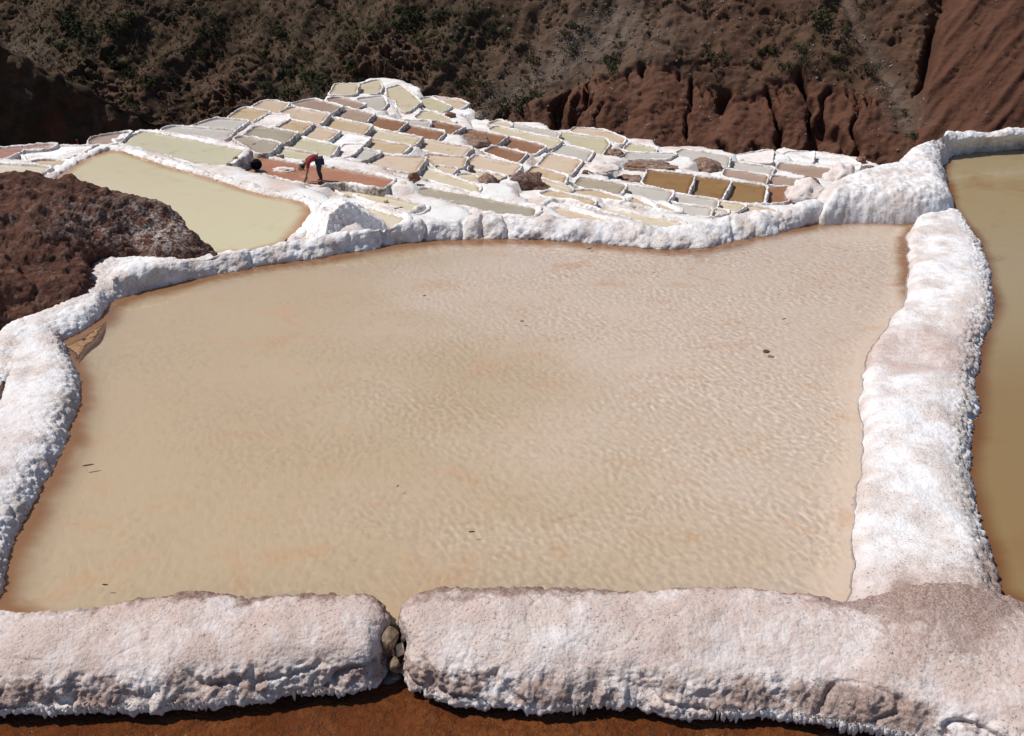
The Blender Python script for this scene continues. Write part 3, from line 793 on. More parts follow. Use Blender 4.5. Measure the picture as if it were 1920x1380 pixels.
def near_extra(U, V, G):
    X, Y, Z = G[..., 0], G[..., 1], G[..., 2]
    f = sstep(0.36, 0.52, V)
    r = f * (0.016 * (ridged(X, Y, Z, 6.0, 4, 0.6) - 0.8) + 0.020 * fbm(X * 2.2, Y, Z * 0.7, 5.0, 3)) - f * 0.035 * np.exp(-(perlin(X * 2.2, Y * 2.2 + 4, Z * 5) / 0.07) ** 2)
    return r + sstep(0.21, 0.15, V) * 0.016 * fbm(X, Y, Z, 14.0, 4, 0.6) + (1 - f) * (0.006 * fbm(X, Y, Z, 9.0, 4, 0.6) - 0.006 * np.exp(-(perlin(X * 3, Y * 3, Z * 3 + 9) / 0.03) ** 2))
me = loft('near_wall', [shift(A1, 0, 0.10, -.10), A1, A2, mid_line(A2, A3, .40, .20), mid_line(A2, A3, .76, .55), A3, shift(A3, 0, 0.09, -.205), shift(A3, 0, 0.13, -.27)], 0.011, 0.009, lump=0.012, lumpf=22, big=0.028, attrs=near_attrs, edge_amp=near_edge, extra=near_extra, du_max=1100)
near_left = thing_mesh('salt_wall', me, 'salt_near', 'pinkish salt crusted mud wall along the rusty channel, ending at the stone filled notch, with the plain square end', 'wall')
near_left['label'] = 'pink grey salt crusted wall block beside the rusty channel, shorter block left of the stone plugged notch'

b1 = [(757,1200,-.06),(748,1165,.04),(754,1136,.10),(772,1119,.12),(820,1104,.13),(900,1105,.13),(1000,1106,.13),(1100,1108,.13),(1200,1107,.13),(1300,1106,.13),(1390,1103,.13),(1450,1112,.13),(1520,1119,.12),(1580,1130,.11),(1640,1118,.14),(1720,1100,.16),(1800,1095,.16),(1860,1112,.13),(1930,1146,.10),(2050,1195,.10),(2250,1260,.1),(2700,1390,.1)]
b2 = [(760,1214,-.08),(764,1226,.04),(790,1236,.09),(850,1240,.11),(1000,1248,.11),(1130,1242,.11),(1250,1247,.11),(1400,1245,.11),(1500,1252,.11),(1580,1262,.11),(1700,1290,.11),(1800,1318,.10),(1930,1350,.1),(2250,1430,.1),(2700,1550,.1)]
b3 = [(757,1225,-.16),(756,1262,-.18),(772,1288,-.2),(800,1304,-.2),(850,1318,-.2),(930,1326,-.2),(1000,1335,-.2),(1080,1331,-.2),(1180,1322,-.2),(1250,1340,-.2),(1350,1346,-.2),(1450,1342,-.2),(1530,1358,-.2),(1640,1373,-.2),(1720,1390,-.2),(1820,1420,-.2),(1950,1455,-.2),(2250,1530,-.2),(2700,1650,-.2)]
B1, B2, B3 = world_line(b1), world_line(up_px(b2, 24)), world_line(raise_z(b3, -.165))
me = loft('near_wall_b', [shift(B1, 0, 0.10, -.10), B1, B2, mid_line(B2, B3, .40, .20), mid_line(B2, B3, .76, .55), B3, shift(B3, 0, 0.09, -.205), shift(B3, 0, 0.13, -.27)], 0.011, 0.009, lump=0.012, lumpf=22, big=0.028, attrs=near_attrs, edge_amp=near_edge, extra=near_extra, du_max=1100)
near_right = thing_mesh('salt_wall', me, 'salt_near', 'long pink grey salt crusted wall beside the rusty channel, joining the wide white dividing wall', 'wall')

# hanging salt drips along the foot of the near walls
def drips(name, line, n, parent, seed):
    r = np.random.default_rng(seed)
    L = resample(line, 2000)
    Vs, Fs = [], []
    for k in range(n):
        i = int(r.uniform(0, 1999)); c = L[i].copy()
        if perlin(c[0] * 3.3, seed, 0.5) < -0.12 and r.random() < .8: continue
        c[1] += 0.004 + r.uniform(-0.010, 0.012); c[2] += 0.028 + r.uniform(-0.012, 0.012)
        w = r.uniform(0.008, 0.024); h = r.uniform(0.02, 0.085) * (0.7 + 0.6 * float(perlin(c[0] * 7, seed, 1.5)))
        base = len(Vs)
        for j, (zz, ww) in enumerate(((0.02, 0.8), (0, 1.0), (-0.45 * h, 0.75), (-0.8 * h, 0.42))):
            for q in range(5):
                a = q * 2 * math.pi / 5 + k
                Vs.append((c[0] + ww * w * math.cos(a) + r.uniform(-.002, .002), c[1] + ww * w * math.sin(a), c[2] + zz))
        Vs.append((c[0], c[1], c[2] - h)); tip = len(Vs) - 1
        for j in range(3):
            for q in range(5):
                a, b2_ = base + j * 5 + q, base + j * 5 + (q + 1) % 5
                Fs.append((a, a + 5, b2_ + 5)); Fs.append((a, b2_ + 5, b2_))
        for q in range(5):
            Fs.append((base + 15 + q, tip, base + 15 + (q + 1) % 5))
    me = np_mesh(name, np.array(Vs), np.array(Fs), {'pink': np.full(len(Vs), 0.15)})
    o = link(name, me, M['salt_near'], parent)
    return tag(o, kind='stuff')
drips('drip_fringe', A3[1:-3], 300, near_left, 3)
drips('drip_fringe', B3[2:-2], 520, near_right, 4)

# dividing wall on the right of the large pond
l_in = [(1560,1180),(1583,1128),(1591,1090),(1600,1040),(1605,960),(1612,850),(1616,700),(1640,642),(1690,582),(1703,510),(1697,445),(1722,416)]
l_out = [(1880,1180),(1862,1105),(1852,1050),(1832,980),(1816,900),(1815,850),(1830,760),(1826,700),(1841,620),(1864,570),(1846,500),(1830,450),(1800,412)]
I, O = world_line(l_in, -.04), world_line(l_out, -.06)
Ir, Or = resample(I, 60, 3), resample(O, 60, 3)
def cross(A, B, prof):
    return [np.concatenate([(A + (B - A) * t)[:, :2], np.full((len(A), 1), z)], 1) for t, z in prof]
def right_attrs(U, V, G):
    pxx, pyy = project(G[..., 0], G[..., 1], G[..., 2])
    w = 22 * fbm(G[..., 0], G[..., 1], G[..., 2], 1.6, 3)
    patch = np.exp(-((pyy - 655 + w) / 42) ** 4) * sstep(0.95, 0.75, V)
    dirt = 0.35 * patch * sstep(0.6, 0.1, V) + 0.5 * sstep(1030, 1110, pyy + w + (pxx - 1700) * 0.4) * sstep(0.18, 0.4, V) + 0.22 * np.exp(-((V - 0.80) / 0.09) ** 2) * sstep(560, 700, pyy)
    dirt += 0.3 * np.exp(-((pxx - 1690) / 22) ** 2) * sstep(930, 1010, pyy)
    pink = 0.12 + 0.95 * patch + 0.25 * np.exp(-((V - .12) / .12) ** 2) + 0.5 * sstep(1000, 1090, pyy)
    return dict(dirt=np.clip(dirt, 0, 1), pink=np.clip(pink, 0, 1), stone=0.75 * np.exp(-((V - 0.76) / 0.07) ** 2) * sstep(580, 700, pyy))  # grey lumpy outer flank, its shaded side painted into stone and dirt tones
def right_edge(U, V, G):
    return 0.30 + 1.0 * sstep(0.16, 0.06, V) + 1.7 * sstep(0.60, 0.78, V)
me = loft('dividing_wall', cross(Ir, Or, [(-.05, -.12), (0, -.02), (.06, .06), (.25, .105), (.5, .12), (.76, .115), (.90, .07), (.99, -.01), (1.05, -.14)]), 0.014, 0.012, lump=0.024, lumpf=15, big=0.045, attrs=right_attrs, edge_amp=right_edge)
thing_mesh('salt_wall', me, 'salt_near', 'broad white salt wall dividing the large beige pond from the olive pond, with brown patch', 'wall')

# far wall of the large pond
f0 = [(215,566),(270,550),(330,536),(420,515),(500,500),(600,487),(700,470),(760,458),(860,453),(950,452),(1050,455),(1150,463),(1230,471),(1300,471),(1380,455),(1450,440),(1540,420),(1600,414),(1640,412)]
f2 = [(215,506),(270,498),(330,490),(420,471),(500,456),(600,440),(700,433),(760,421),(860,408),(950,405),(1050,408),(1150,414),(1230,417),(1300,417),(1380,403),(1450,391,.21),(1540,380,.22),(1600,374,.22),(1640,374,.16)]
F0 = resample(world_line(f0, -.04), 120, 2); F2 = resample(world_line([(*q, .21) if len(q) < 3 else q for q in f2]), 120, 2)
F1 = F0 + (F2 - F0) * 0.22; F1[:, 2] = F2[:, 2] * .62
Fm = F0 + (F2 - F0) * 0.58; Fm[:, 2] = F2[:, 2]
blocks = [740, 800, 868, 905, 948]
def far_attrs(U, V, G):
    pxx, pyy = project(G[..., 0], G[..., 1], G[..., 2])
    pink = 0.10 + 0.3 * np.exp(-((pxx - 1000) / 90) ** 2) * np.exp(-((V - .5) / .12) ** 2)
    dirt = 0.55 * sstep(0.055, 0.0, G[..., 2]) * sstep(0.3, 0.1, V)
    return dict(pink=pink, dirt=dirt)
def far_seams(U, V, G):
    pxx, pyy = project(G[..., 0], G[..., 1], G[..., 2])
    w = 6 * fbm(G[..., 0], G[..., 1], G[..., 2], 3.0, 2)
    r = 0
    for sx, dp in ((472, .03), (655, .04), (715, .06), (797, .07), (866, .06), (905, .06), (949, .08), (1375, .03), (1470, .02)):
        r = r - dp * np.exp(-((pxx + w - sx) / 4.0) ** 2)
    return r
me = loft('far_wall', [shift(F0, 0, 0.10, -.12), F0, F1, Fm, F2, shift(F2, 0, .10, F2[:, 2] - .15), shift(F2, 0, .26, -.9)], 0.016, 0.014, lump=0.046, lumpf=9.5, big=0.085, attrs=far_attrs,
          edge_amp=lambda U, V, G: 0.75 + 0.7 * sstep(0.32, 0.15, V), extra=far_seams)
# seams between salt blocks on the far wall
far_wall = thing_mesh('salt_wall', me, 'salt_near', 'lumpy white salt wall along the far side of the large beige pond', 'wall')

# left bank and left wall
o0 = [(388,474),(330,486),(240,479),(168,486),(158,548),(108,570),(50,588),(6,606),(-14,660),(-12,740)]
i0 = [(420,516),(330,536),(262,552),(205,573),(196,600),(172,618),(122,646),(96,664),(60,700),(20,738)]
O0 = resample(world_line(o0, .14), 60, 1); I0 = resample(world_line(i0, -.04), 60, 1)
me = loft('left_bank', [shift(O0, -.15, .12, -.25)] + cross(O0, I0, [(0, .08), (.12, .14), (.45, .145), (.78, .12), (.93, .05), (1.0, -.03), (1.05, -.14)]), 0.015, 0.014, lump=0.026, lumpf=14, big=0.05,
          attrs=lambda U, V, G: dict(pink=np.full(V.shape, .10), dirt=0.35 * sstep(0.05, 0.0, G[..., 2]) * (V > .6)))
thing_mesh('salt_bank', me, 'salt_near', 'white salt bank spreading from the foot of the brown earth mound to the pond', 'salt bank')
i1 = [(-120,1330),(-62,1230),(0,1114),(30,1024),(70,944),(110,874),(132,822),(147,762),(149,712),(136,672),(122,650),(118,628)]
o1 = [(-420,1330),(-330,1230),(-230,1112),(-180,1000),(-140,930),(-90,860),(-34,806),(-2,770),(6,738),(10,700),(14,660),(20,625)]
I1 = resample(world_line(i1, -.04), 60, 1); O1 = resample(world_line(o1, .0), 60, 1)
me = loft('left_wall', cross(O1, I1, [(-.06, -.3), (0, .0), (.10, .12), (.40, .155), (.70, .155), (.88, .105), (.97, .02), (1.02, -.12)]), 0.014, 0.012, lump=0.030, lumpf=15, big=0.04,
          attrs=lambda U, V, G: dict(pink=0.18 + 0.35 * np.exp(-((V - .45) / .2) ** 2) * np.clip(fbm(G[..., 0], G[..., 1], G[..., 2], 2.0, 3) + .3, 0, 1), stone=0.25 * np.exp(-((V - .78) / .12) ** 2), dirt=0.10 * np.exp(-((V - .8) / .12) ** 2)),
          edge_amp=lambda U, V, G: 0.35 + 1.3 * sstep(0.55, 0.75, V))
thing_mesh('salt_wall', me, 'salt_near', 'white salt wall with knobbly crystal flank on the shaded shore of the large pond, below the salt bank', 'wall')

# right pond: far bank
ZC = lambda pts: [(1300 + x / 3.0968, 220 + y / 3.0968) for x, y in pts]
i2 = ZC([(2500,300),(2250,215),(2100,190),(1920,184),(1750,178),(1620,184),(1500,242),(1442,302),(1450,370),(1470,420)])
o2 = ZC([(2500,60),(2250,72),(2100,80),(1920,95),(1600,118),(1400,130),(1250,195),(1195,290),(1130,340)])
I2 = resample(world_line(i2, -.06), 90, 2); O2 = resample(world_line(o2, .30), 90, 2)
me = loft('bank', [shift(O2, -.5, .5, -1.6), shift(O2, -.10, .14, .05)] + cross(O2, I2, [(0, .28), (.25, .36), (.55, .33), (.82, .20), (.96, .02), (1.04, -.16)]), 0.018, 0.016, lump=0.036, lumpf=11, big=0.07,
          attrs=lambda U, V, G: dict(pink=np.full(V.shape, .08), stone=0.30 * np.exp(-((V - .82) / .1) ** 2)))
thing_mesh('salt_bank', me, 'salt_near', 'thick white salt bank curving round the far end of the olive brown pond', 'salt bank')

ro = world_line([(2080,285),(2180,325),(2300,420),(2420,600),(2500,800),(2480,1050),(2400,1250),(2380,1330)], -.08)
R0 = resample(ro, 60, 2)
me = loft('outer_wall', cross(R0, R0 + np.array([1.0, 0.1, 0]), [(-.05, -.15), (0, -.03), (.12, .09), (.5, .15), (.85, .10), (1.0, -.1), (1.08, -.4)]), 0.03, 0.025, lump=0.025, lumpf=14, big=0.04,
          attrs=lambda U, V, G: dict(pink=np.full(V.shape, .2)))
thing_mesh('salt_wall', me, 'salt_near', 'white salt wall on the outer side of the olive brown pond', 'wall')

def poly_mass(name, px_poly, z0, H, edge, sp, lump, lumpf, tilt=None):
    """rounded mass standing on a traced footprint"""
    poly = np.array([P(x, y, z0)[:2] for x, y in px_poly])
    S = resample(poly, 160, 5, True)
    lo, hi = S.min(0) - .1, S.max(0) + .1
    X, Y = np.meshgrid(np.arange(lo[0], hi[0], sp), np.arange(lo[1], hi[1], sp), indexing='ij')
    d = poly_dist(X, Y, S[::2]); i = inside_poly(X, Y, S[::2])
    sd = np.where(i, d, -d)
    t = np.clip(sd / edge, 0, 1)
    h = np.sqrt(np.clip(1 - (1 - t) ** 2.2, 0, 1)) * H * (1 if tilt is None else tilt(X, Y))
    Z = z0 - .12 + h + np.where(i, 0, sd * 3)
    w = lump * ((0.55 - worley(X, Y, Z, lumpf)) + 0.5 * (0.55 - worley(X, Y, Z, lumpf * 2.2)))
    G = np.stack([X, Y, Z + w * 0.8 + 0.05 * H * fbm(X, Y, Z, 2.2, 3)], -1)
    G[..., 0] += w * 0.7 * perlin(X * 6, Y * 6, Z * 6); G[..., 1] -= np.where(t < 1, w, 0) * 0.5
    F = grid_faces(*X.shape)
    F = F[(sd.ravel()[F] > -0.10).all(1)]
    used = np.unique(F); mp = np.full(X.size, -1); mp[used] = np.arange(len(used))
    return np_mesh(name, G.reshape(-1, 3)[used], mp[F], {'pink': np.full(len(used), .12)})
me = poly_mass('end_mass', [(1535,423),(1600,417),(1700,420),(1765,414),(1792,402),(1782,380),(1775,362),(1765,340),(1720,332),(1640,345),(1560,368),(1520,392)], 0.0, .56, .42, 0.016, .045, 9.0)
thing_mesh('salt_mass', me, 'salt_near', 'broad rounded white salt mass where far wall, dividing wall and olive pond meet', 'salt mass')

# ------------------------------------------------------------------ pond water sheets
def pond_mesh(name, poly, z, sp, shore_w, grow=0.12, rip=None, shm=None):
    lo, hi = poly.min(0) - grow, poly.max(0) + grow
    xs = np.arange(lo[0], hi[0], sp); ys = np.arange(lo[1], hi[1], sp)
    X, Y = np.meshgrid(xs, ys, indexing='ij')
    d = poly_dist(X, Y, poly); i = inside_poly(X, Y, poly)
    keep = i | (d < grow)
    F = grid_faces(len(xs), len(ys))
    F = F[keep.ravel()[F].all(1)]
    Z = np.full(X.shape, z)
    V = np.stack([X, Y, Z], -1).reshape(-1, 3)
    sh = np.where(i, np.clip(1 - d / shore_w, 0, 1), 1.0)
    if shm is not None: sh = sh * shm(X, Y)
    rp = np.ones(X.shape) if rip is None else rip(X, Y)
    used = np.unique(F); mp = np.full(len(V), -1); mp[used] = np.arange(len(used))
    return np_mesh(name, V[used], mp[F], {'shore': sh.ravel()[used], 'rip': rp.ravel()[used]}, True)

main_px = [(5,1140),(0,1114),(30,1024),(70,944),(110,874),(132,822),(147,762),(149,712),(134,670),(122,646),(172,618),(196,600),(205,573),(262,552),(330,536)] + f0[3:-1] + [(1700,419),(1722,418),(1697,445),(1703,510),(1690,582),(1640,642),(1616,700),(1612,850),(1605,960),(1600,1040),(1591,1090),(1583,1128),(1540,1170),(1200,1165),(900,1165),(772,1152),(740,1150),(722,1152),(560,1170),(300,1170),(100,1180)]
main_poly = np.array([P(x, y, 0)[:2] for x, y in main_px])
def main_rip(X, Y):
    return np.clip(0.25 + 0.85 * sstep(-3.5, 2.5, X) + 0.25 * fbm(X, Y, X * 0, 0.5, 2), 0.1, 1.2)
# bed of the large pond, rising to the shore, and the clear rippled brine above it
DEPTH = 0.11
def bed_mesh():
    me = pond_mesh('pond_bed', main_poly, 0.0, 0.05, 0.36, 0.14, main_rip, lambda X, Y: np.clip(1.05 - 0.75 * sstep(0.5, 2.6, X) * sstep(11.5, 9.5, Y) - 0.7 * sstep(6.4, 5.6, Y) * sstep(-3.2, -2.4, X), 0, 1))
    co = np.empty(len(me.vertices) * 3, np.float32); me.vertices.foreach_get('co', co); co = co.reshape(-1, 3)
    d = np.where(inside_poly(co[:, 0], co[:, 1], main_poly), poly_dist(co[:, 0], co[:, 1], main_poly), 0)
    co[:, 2] = -0.02 - (DEPTH - 0.02) * sstep(0.0, 0.26, d) + 0.004 * fbm(co[:, 0], co[:, 1], co[:, 0] * 0, 1.2, 3)
    me.vertices.foreach_set('co', co.ravel()); me.update()
    return me
o = link('pond_bed', bed_mesh(), M['main'])
tag(o, kind='structure')
o.cycles.is_caustics_receiver = True
def ripple_mesh():
    me = pond_mesh('pond_water', main_poly, 0.0, 0.0135, 0.2, 0.12, main_rip)
    co = np.empty(len(me.vertices) * 3, np.float32); me.vertices.foreach_get('co', co); co = co.reshape(-1, 3)
    x, y = co[:, 0], co[:, 1]
    wx = x + 0.05 * perlin(x * 1.7, y * 1.7, 0.3); wy = y + 0.05 * perlin(x * 1.7, y * 1.7, 5.3)
    a = math.radians(20); u = wx * math.cos(a) + wy * math.sin(a); v = -wx * math.sin(a) + wy * math.cos(a)
    amp = main_rip(x, y) * (0.55 + 0.45 * sstep(-.3, .4, perlin(x * .7, y * 1.3, 2.2)))
    h = 0.0030 * perlin(u * 25, v * 15, 0.5) + 0.0030 * perlin(u * 15 + 3, v * 11, 1.5) + 0.0022 * perlin(u * 2.5, v * 4, 7.5)
    co[:, 2] = h * amp
    me.vertices.foreach_set('co', co.ravel()); me.update()
    return me
m, nt, b = new_mat('clear_brine')
b.inputs['Base Color'].default_value = (0.97, 0.975, 0.96, 1)
b.inputs['Transmission Weight'].default_value = 1.0
b.inputs['Roughness'].default_value = 0.0
b.inputs['IOR'].default_value = 1.345
M['clear'] = m
o = link('pond_water', ripple_mesh(), M['clear'])
tag(o, kind='structure')
o.cycles.is_caustics_caster = True
sun_d.cycles.is_caustics_light = True
right_px = [(1765,320),(1772,300),(1790,282),(1830,278),(1880,278),(1990,281),(2120,300),(2300,420),(2500,800),(2300,1290),(2050,1195),(1930,1150),(1862,1108)] + [(x, y) for x, y in l_out[2:]] + [(1782,385),(1779,360)]
right_poly = np.array([P(x, y, -.05)[:2] for x, y in right_px])
o = link('pond_water', pond_mesh('pond_water_olive', right_poly, -.05, 0.07, 0.35, 0.16), M['right'])
tag(o, kind='structure')
# channel at the foot of the near wall
m, nt, b = new_mat('wet_channel'); g = N(nt); co = g.coord()
n1 = g.noise(co, 2.2, 6, 0.65); n2 = g.noise(co, 18, 5, 0.7); n3 = g.noise(co, 60, 3, 0.6)
col = g.mix(g.ramp(n1, 0.35, 0.65), (0.135, 0.038, 0.010), (0.20, 0.066, 0.019))
col = g.mix(g.ramp(n2, 0.42, 0.62, 0, 0.85), col, (0.10, 0.034, 0.012))
col = g.mix(g.ramp(n3, 0.62, 0.75, 0, 0.5), col, (0.30, 0.15, 0.06))
nt.links.new(col, b.inputs['Base Color']); b.inputs['Roughness'].default_value = 0.06
b.inputs['IOR'].default_value = 1.34
nt.links.new(g.bump(g.math('ADD', n2, g.math('MULTIPLY', n3, 0.5)), 1.0, 0.045), b.inputs['Normal'])
M['channel'] = m
cx = np.linspace(-5.5, 6.5, 420); cy = np.linspace(2.2, 5.35, 130)
CX, CY = np.meshgrid(cx, cy, indexing='ij')
CZ = -0.237 + 0.022 * fbm(CX, CY, CX * 0, 3.5, 4)
o = link('channel_water', grid_mesh('channel_water', np.stack([CX, CY, CZ], -1)), M['channel'])
tag(o, kind='structure')

# ------------------------------------------------------------------ brown earth mound
m0 = [(-260,620),(-100,600),(0,588),(60,590),(110,573),(158,550),(168,500),(240,484),(320,490),(388,476)]
m1 = [(-260,520,.7),(-100,490,.62),(0,472,.58),(60,466,.52),(120,458,.46),(170,452,.38),(215,448,.33),(265,452,.28),(325,465,.20),(378,473,.12)]
m2 = [(-260,340,1.25),(-100,332,1.12),(0,331,1.0),(60,339,.92),(130,346,.84),(195,352,.74),(250,371,.58),(310,400,.40),(340,432,.24),(380,470,.08)]
M0, M1, M2 = world_line(m0, .10), world_line(m1), world_line(m2)
def mound_attrs(U, V, G):
    px_, py_ = project(G[..., 0], G[..., 1], G[..., 2])
    p = np.exp(-(((px_ - 300) / 75) ** 2 + ((py_ - 430) / 55) ** 2)) + 0.45 * np.exp(-(((px_ - 160) / 90) ** 2 + ((py_ - 410) / 40) ** 2))
    return dict(pale=np.clip(p, 0, 1))
n = 420
C = np.array([resample(l, n, 6) for l in [shift(M0, .05, -.25, -.3), M0, M1, M2, shift(M2, 0, .7, M2[:, 2] - .7), shift(M2, 0, 2.2, M2[:, 2] - 2.8)]])
G = catmull(C, np.linspace(0, len(C) - 1, 260)).transpose(1, 0, 2)
nn, _ = grid_normals(G)
d = 0.12 * fbm(G[..., 0], G[..., 1], G[..., 2], 1.3, 3) + 0.20 * np.clip(0.55 - worley(G[..., 0], G[..., 1], G[..., 2], 1.5), -.1, .5) + 0.07 * np.clip(0.5 - worley(G[..., 0] + 3, G[..., 1], G[..., 2], 4.5), -.1, .5) + 0.05 * (ridged(G[..., 0], G[..., 1], G[..., 2], 0.9, 3) - .4) + 0.035 * fbm(G[..., 0], G[..., 1], G[..., 2], 6, 4, .6) + 0.02 * (0.6 - worley(G[..., 0], G[..., 1], G[..., 2], 16))
G = G + nn * d[..., None]
o = link('earth_mound', grid_mesh('earth_mound', G, mound_attrs(None, None, G)), M['earth'])
tag(o, 'dark brown crumbly earth mound flecked with salt above the white bank', 'mound')

# ------------------------------------------------------------------ salt pans
PAN_LABEL = {
 'cream': 'terraced salt pan of pale cream brine with crusted white rim',
 'green': 'terraced salt pan of pale greenish brine with crusted white rim',
 'tan': 'terraced salt pan of yellowish tan brine with crusted white rim',
 'peach': 'terraced salt pan of pinkish beige brine with crusted white rim',
 'brown': 'terraced salt pan of dark reddish brown brine with white rim',
 'mauve': 'terraced salt pan of dull mauve brown brine with white rim',
 'olive': 'terraced salt pan of dark olive brown brine with thin white rim',
 'grey': 'terraced salt pan of pale grey brine with crusted white rim',
 'taupe': 'terraced salt pan of murky grey brown brine with white rim',
 'red': 'terraced salt pan of rust red brine with white rim',
 'dry': 'dried out terraced pan floored with pinkish salt',
 'drywhite': 'dried out terraced pan floored with bright white salt',
}
def rim_mesh(poly, lev, scale=1.0, seed=0, skirt=0.95):
    n = len(poly)
    tng = np.roll(poly, -1, 0) - np.roll(poly, 1, 0)
    tng /= np.linalg.norm(tng, axis=1)[:, None]
    out = np.stack([tng[:, 1], -tng[:, 0]], 1)          # ccw polygon: outward
    prof = np.array([(-.05, -.14), (-.02, .0), (.0, .035), (.03, .052), (.065, .056), (.10, .045), (.12, .0), (.13, -.12), (.14, -.40), (.15, -skirt)])
    prof = prof * np.array([scale, 1.0])
    V = np.zeros((n, len(prof), 3))
    wv = np.clip(1.0 + 0.5 * perlin(poly[:, 0] * 0.9, poly[:, 1] * 0.9, seed + .5) + 0.4 * perlin(poly[:, 0] * 3.5, poly[:, 1] * 3.5, seed + 7.5), 0.55, 1.5) * (0.66 if scale < 1.3 else 1.0)
    V[..., :2] = poly[:, None, :] + out[:, None, :] * prof[None, :, 0, None] * wv[:, None, None]
    V[..., 2] = lev + prof[None, :, 1] * np.where(prof[None, :, 1] > 0, 0.8 + 0.25 * scale, 1)
    X, Y, Z = V[..., 0], V[..., 1], V[..., 2]
    k1 = perlin(X * 3.1, Y * 3.1, Z * 3.1 + seed); k2 = perlin(X * 8, Y * 8, Z * 8 + seed); k3 = perlin(X * 8 + 40, Y * 8, Z * 8 + seed)
    V[..., 2] += (0.020 * k1 + 0.034 * k2) * scale
    V[..., :2] += out[:, None, :] * ((0.030 * k3 + 0.015 * k1) * scale)[..., None]
    F = grid_faces(n, len(prof), True)
    st = np.zeros(len(prof)); st[7:] = 1.0; st[6] = 0.5
    st = st[None, :] + 0.75 * sstep(0.05, 0.35, perlin(poly[:, 0] * 2.2, poly[:, 1] * 2.2, seed + 3.5))[:, None] * np.array([0, 0, .2, .5, .8, 1, 1, 0, 0, 0])[None, :] * (scale < 1.3)
    at = {'stone': np.clip(st, 0, 1).ravel(), 'pink': np.full(n * len(prof), .06)}
    # orient outward/up
    return np_mesh('rim', V.reshape(-1, 3), F[:, ::-1], at)

def brine_mesh(poly, z, shore=0.22):
    n = len(poly); c = poly.mean(0)
    r = np.linalg.norm(poly - c, axis=1)
    big = poly + (poly - c) / r[:, None] * 0.05
    rings = [big, c + (poly - c) * np.clip(1 - shore / r, 0.55, 1)[:, None], c + (poly - c) * np.clip(1 - 2.2 * shore / r, 0.3, 1)[:, None]]
    V = np.concatenate(rings + [c[None]], 0)
    V = np.concatenate([V, np.full((len(V), 1), z)], 1)
    F = []
    i = np.arange(n); j = (i + 1) % n
    F = [np.stack([i + k * n, j + k * n, j + (k + 1) * n], 1) for k in (0, 1)] + [np.stack([i + k * n, j + (k + 1) * n, i + (k + 1) * n], 1) for k in (0, 1)]
    F.append(np.stack([i + 2 * n, j + 2 * n, np.full(n, 3 * n)], 1))
    sh = np.concatenate([np.ones(n), np.full(n, .45), np.zeros(n), [0]])
    return np_mesh('brine', V, np.concatenate(F, 0), {'shore': sh})

COLW = {'cream': 'pale cream', 'green': 'pale greenish', 'tan': 'yellowish tan', 'peach': 'pinkish beige', 'brown': 'dark reddish brown', 'mauve': 'dull mauve brown', 'olive': 'dark olive brown', 'grey': 'pale grey', 'taupe': 'murky grey brown', 'red': 'rust red', 'dry': 'dried pinkish', 'drywhite': 'dried white', 'mid': 'greenish yellow'}
SHORTW = {'cream': 'cream', 'green': 'greenish', 'tan': 'tan', 'peach': 'pinkish', 'brown': 'red brown', 'mauve': 'mauve', 'olive': 'olive', 'grey': 'grey', 'taupe': 'murky', 'red': 'rust', 'dry': 'dry pink', 'drywhite': 'dry white', 'mid': 'pond'}
pix = [resample(np.array([[project(x, y, p['lev'])[0], project(x, y, p['lev'])[1]] for x, y in p['poly']]), 40, 0, True) for p in pans]
NUMW = {1: 'one', 2: 'two', 3: 'three', 4: 'four', 5: 'five'}
def near_kinds(k):
    r = {}
    for j in range(len(pans)):
        if j == k: continue
        dd = np.sqrt(((pix[k][:, None] - pix[j][None]) ** 2).sum(-1)).min()
        if dd < 15: r[pans[j]['kind']] = r.get(pans[j]['kind'], 0) + 1
    return r
def auto_label(k):
    p = pans[k]; r = near_kinds(k)
    edge = np.interp(p['poly'][:, 0].mean() / p['poly'][:, 1].mean(), b_az, b_y) - p['poly'][:, 1].max() < 1.6
    w = COLW[p['kind']] + (' outer pan at ravine edge' if edge else ' pan')
    it = sorted(r.items(), key=lambda t: (t[1], t[0]))[:3]
    if it: w += ' touching ' + ', '.join(NUMW[min(c, 5)] + ' ' + SHORTW[a] for a, c in it) + (' pans' if sum(c for _, c in it) > 1 else ' pan')
    return w if len(w.split()) <= 16 else ' '.join(w.split()[:16]).rstrip(',')
PAN_LAB = [auto_label(k) for k in range(len(pans))]
for k, w in {37: 'narrow cream strip pan just behind the pink streaked salt strip', 38: 'small cream pan lying beside the tall white salt mass', 66: 'crescent shaped pinkish pan hugging the lumpy far wall', 67: 'long cream strip pan tapering close behind the lumpy far wall'}.items(): PAN_LAB[k] = w
for k, p in enumerate(pans):            # same words: the bigger of the two says so
    same = [j for j in range(len(pans)) if PAN_LAB[j] == PAN_LAB[k]]
    if len(same) == 2:
        ar = [abs(poly_area(pans[j]['poly'])) for j in same]
        if max(ar) > 1.02 * min(ar):
            for j, a_ in zip(same, ar):
                PAN_LAB[j] = ('larger ' if a_ == max(ar) else 'smaller ') + PAN_LAB[j]
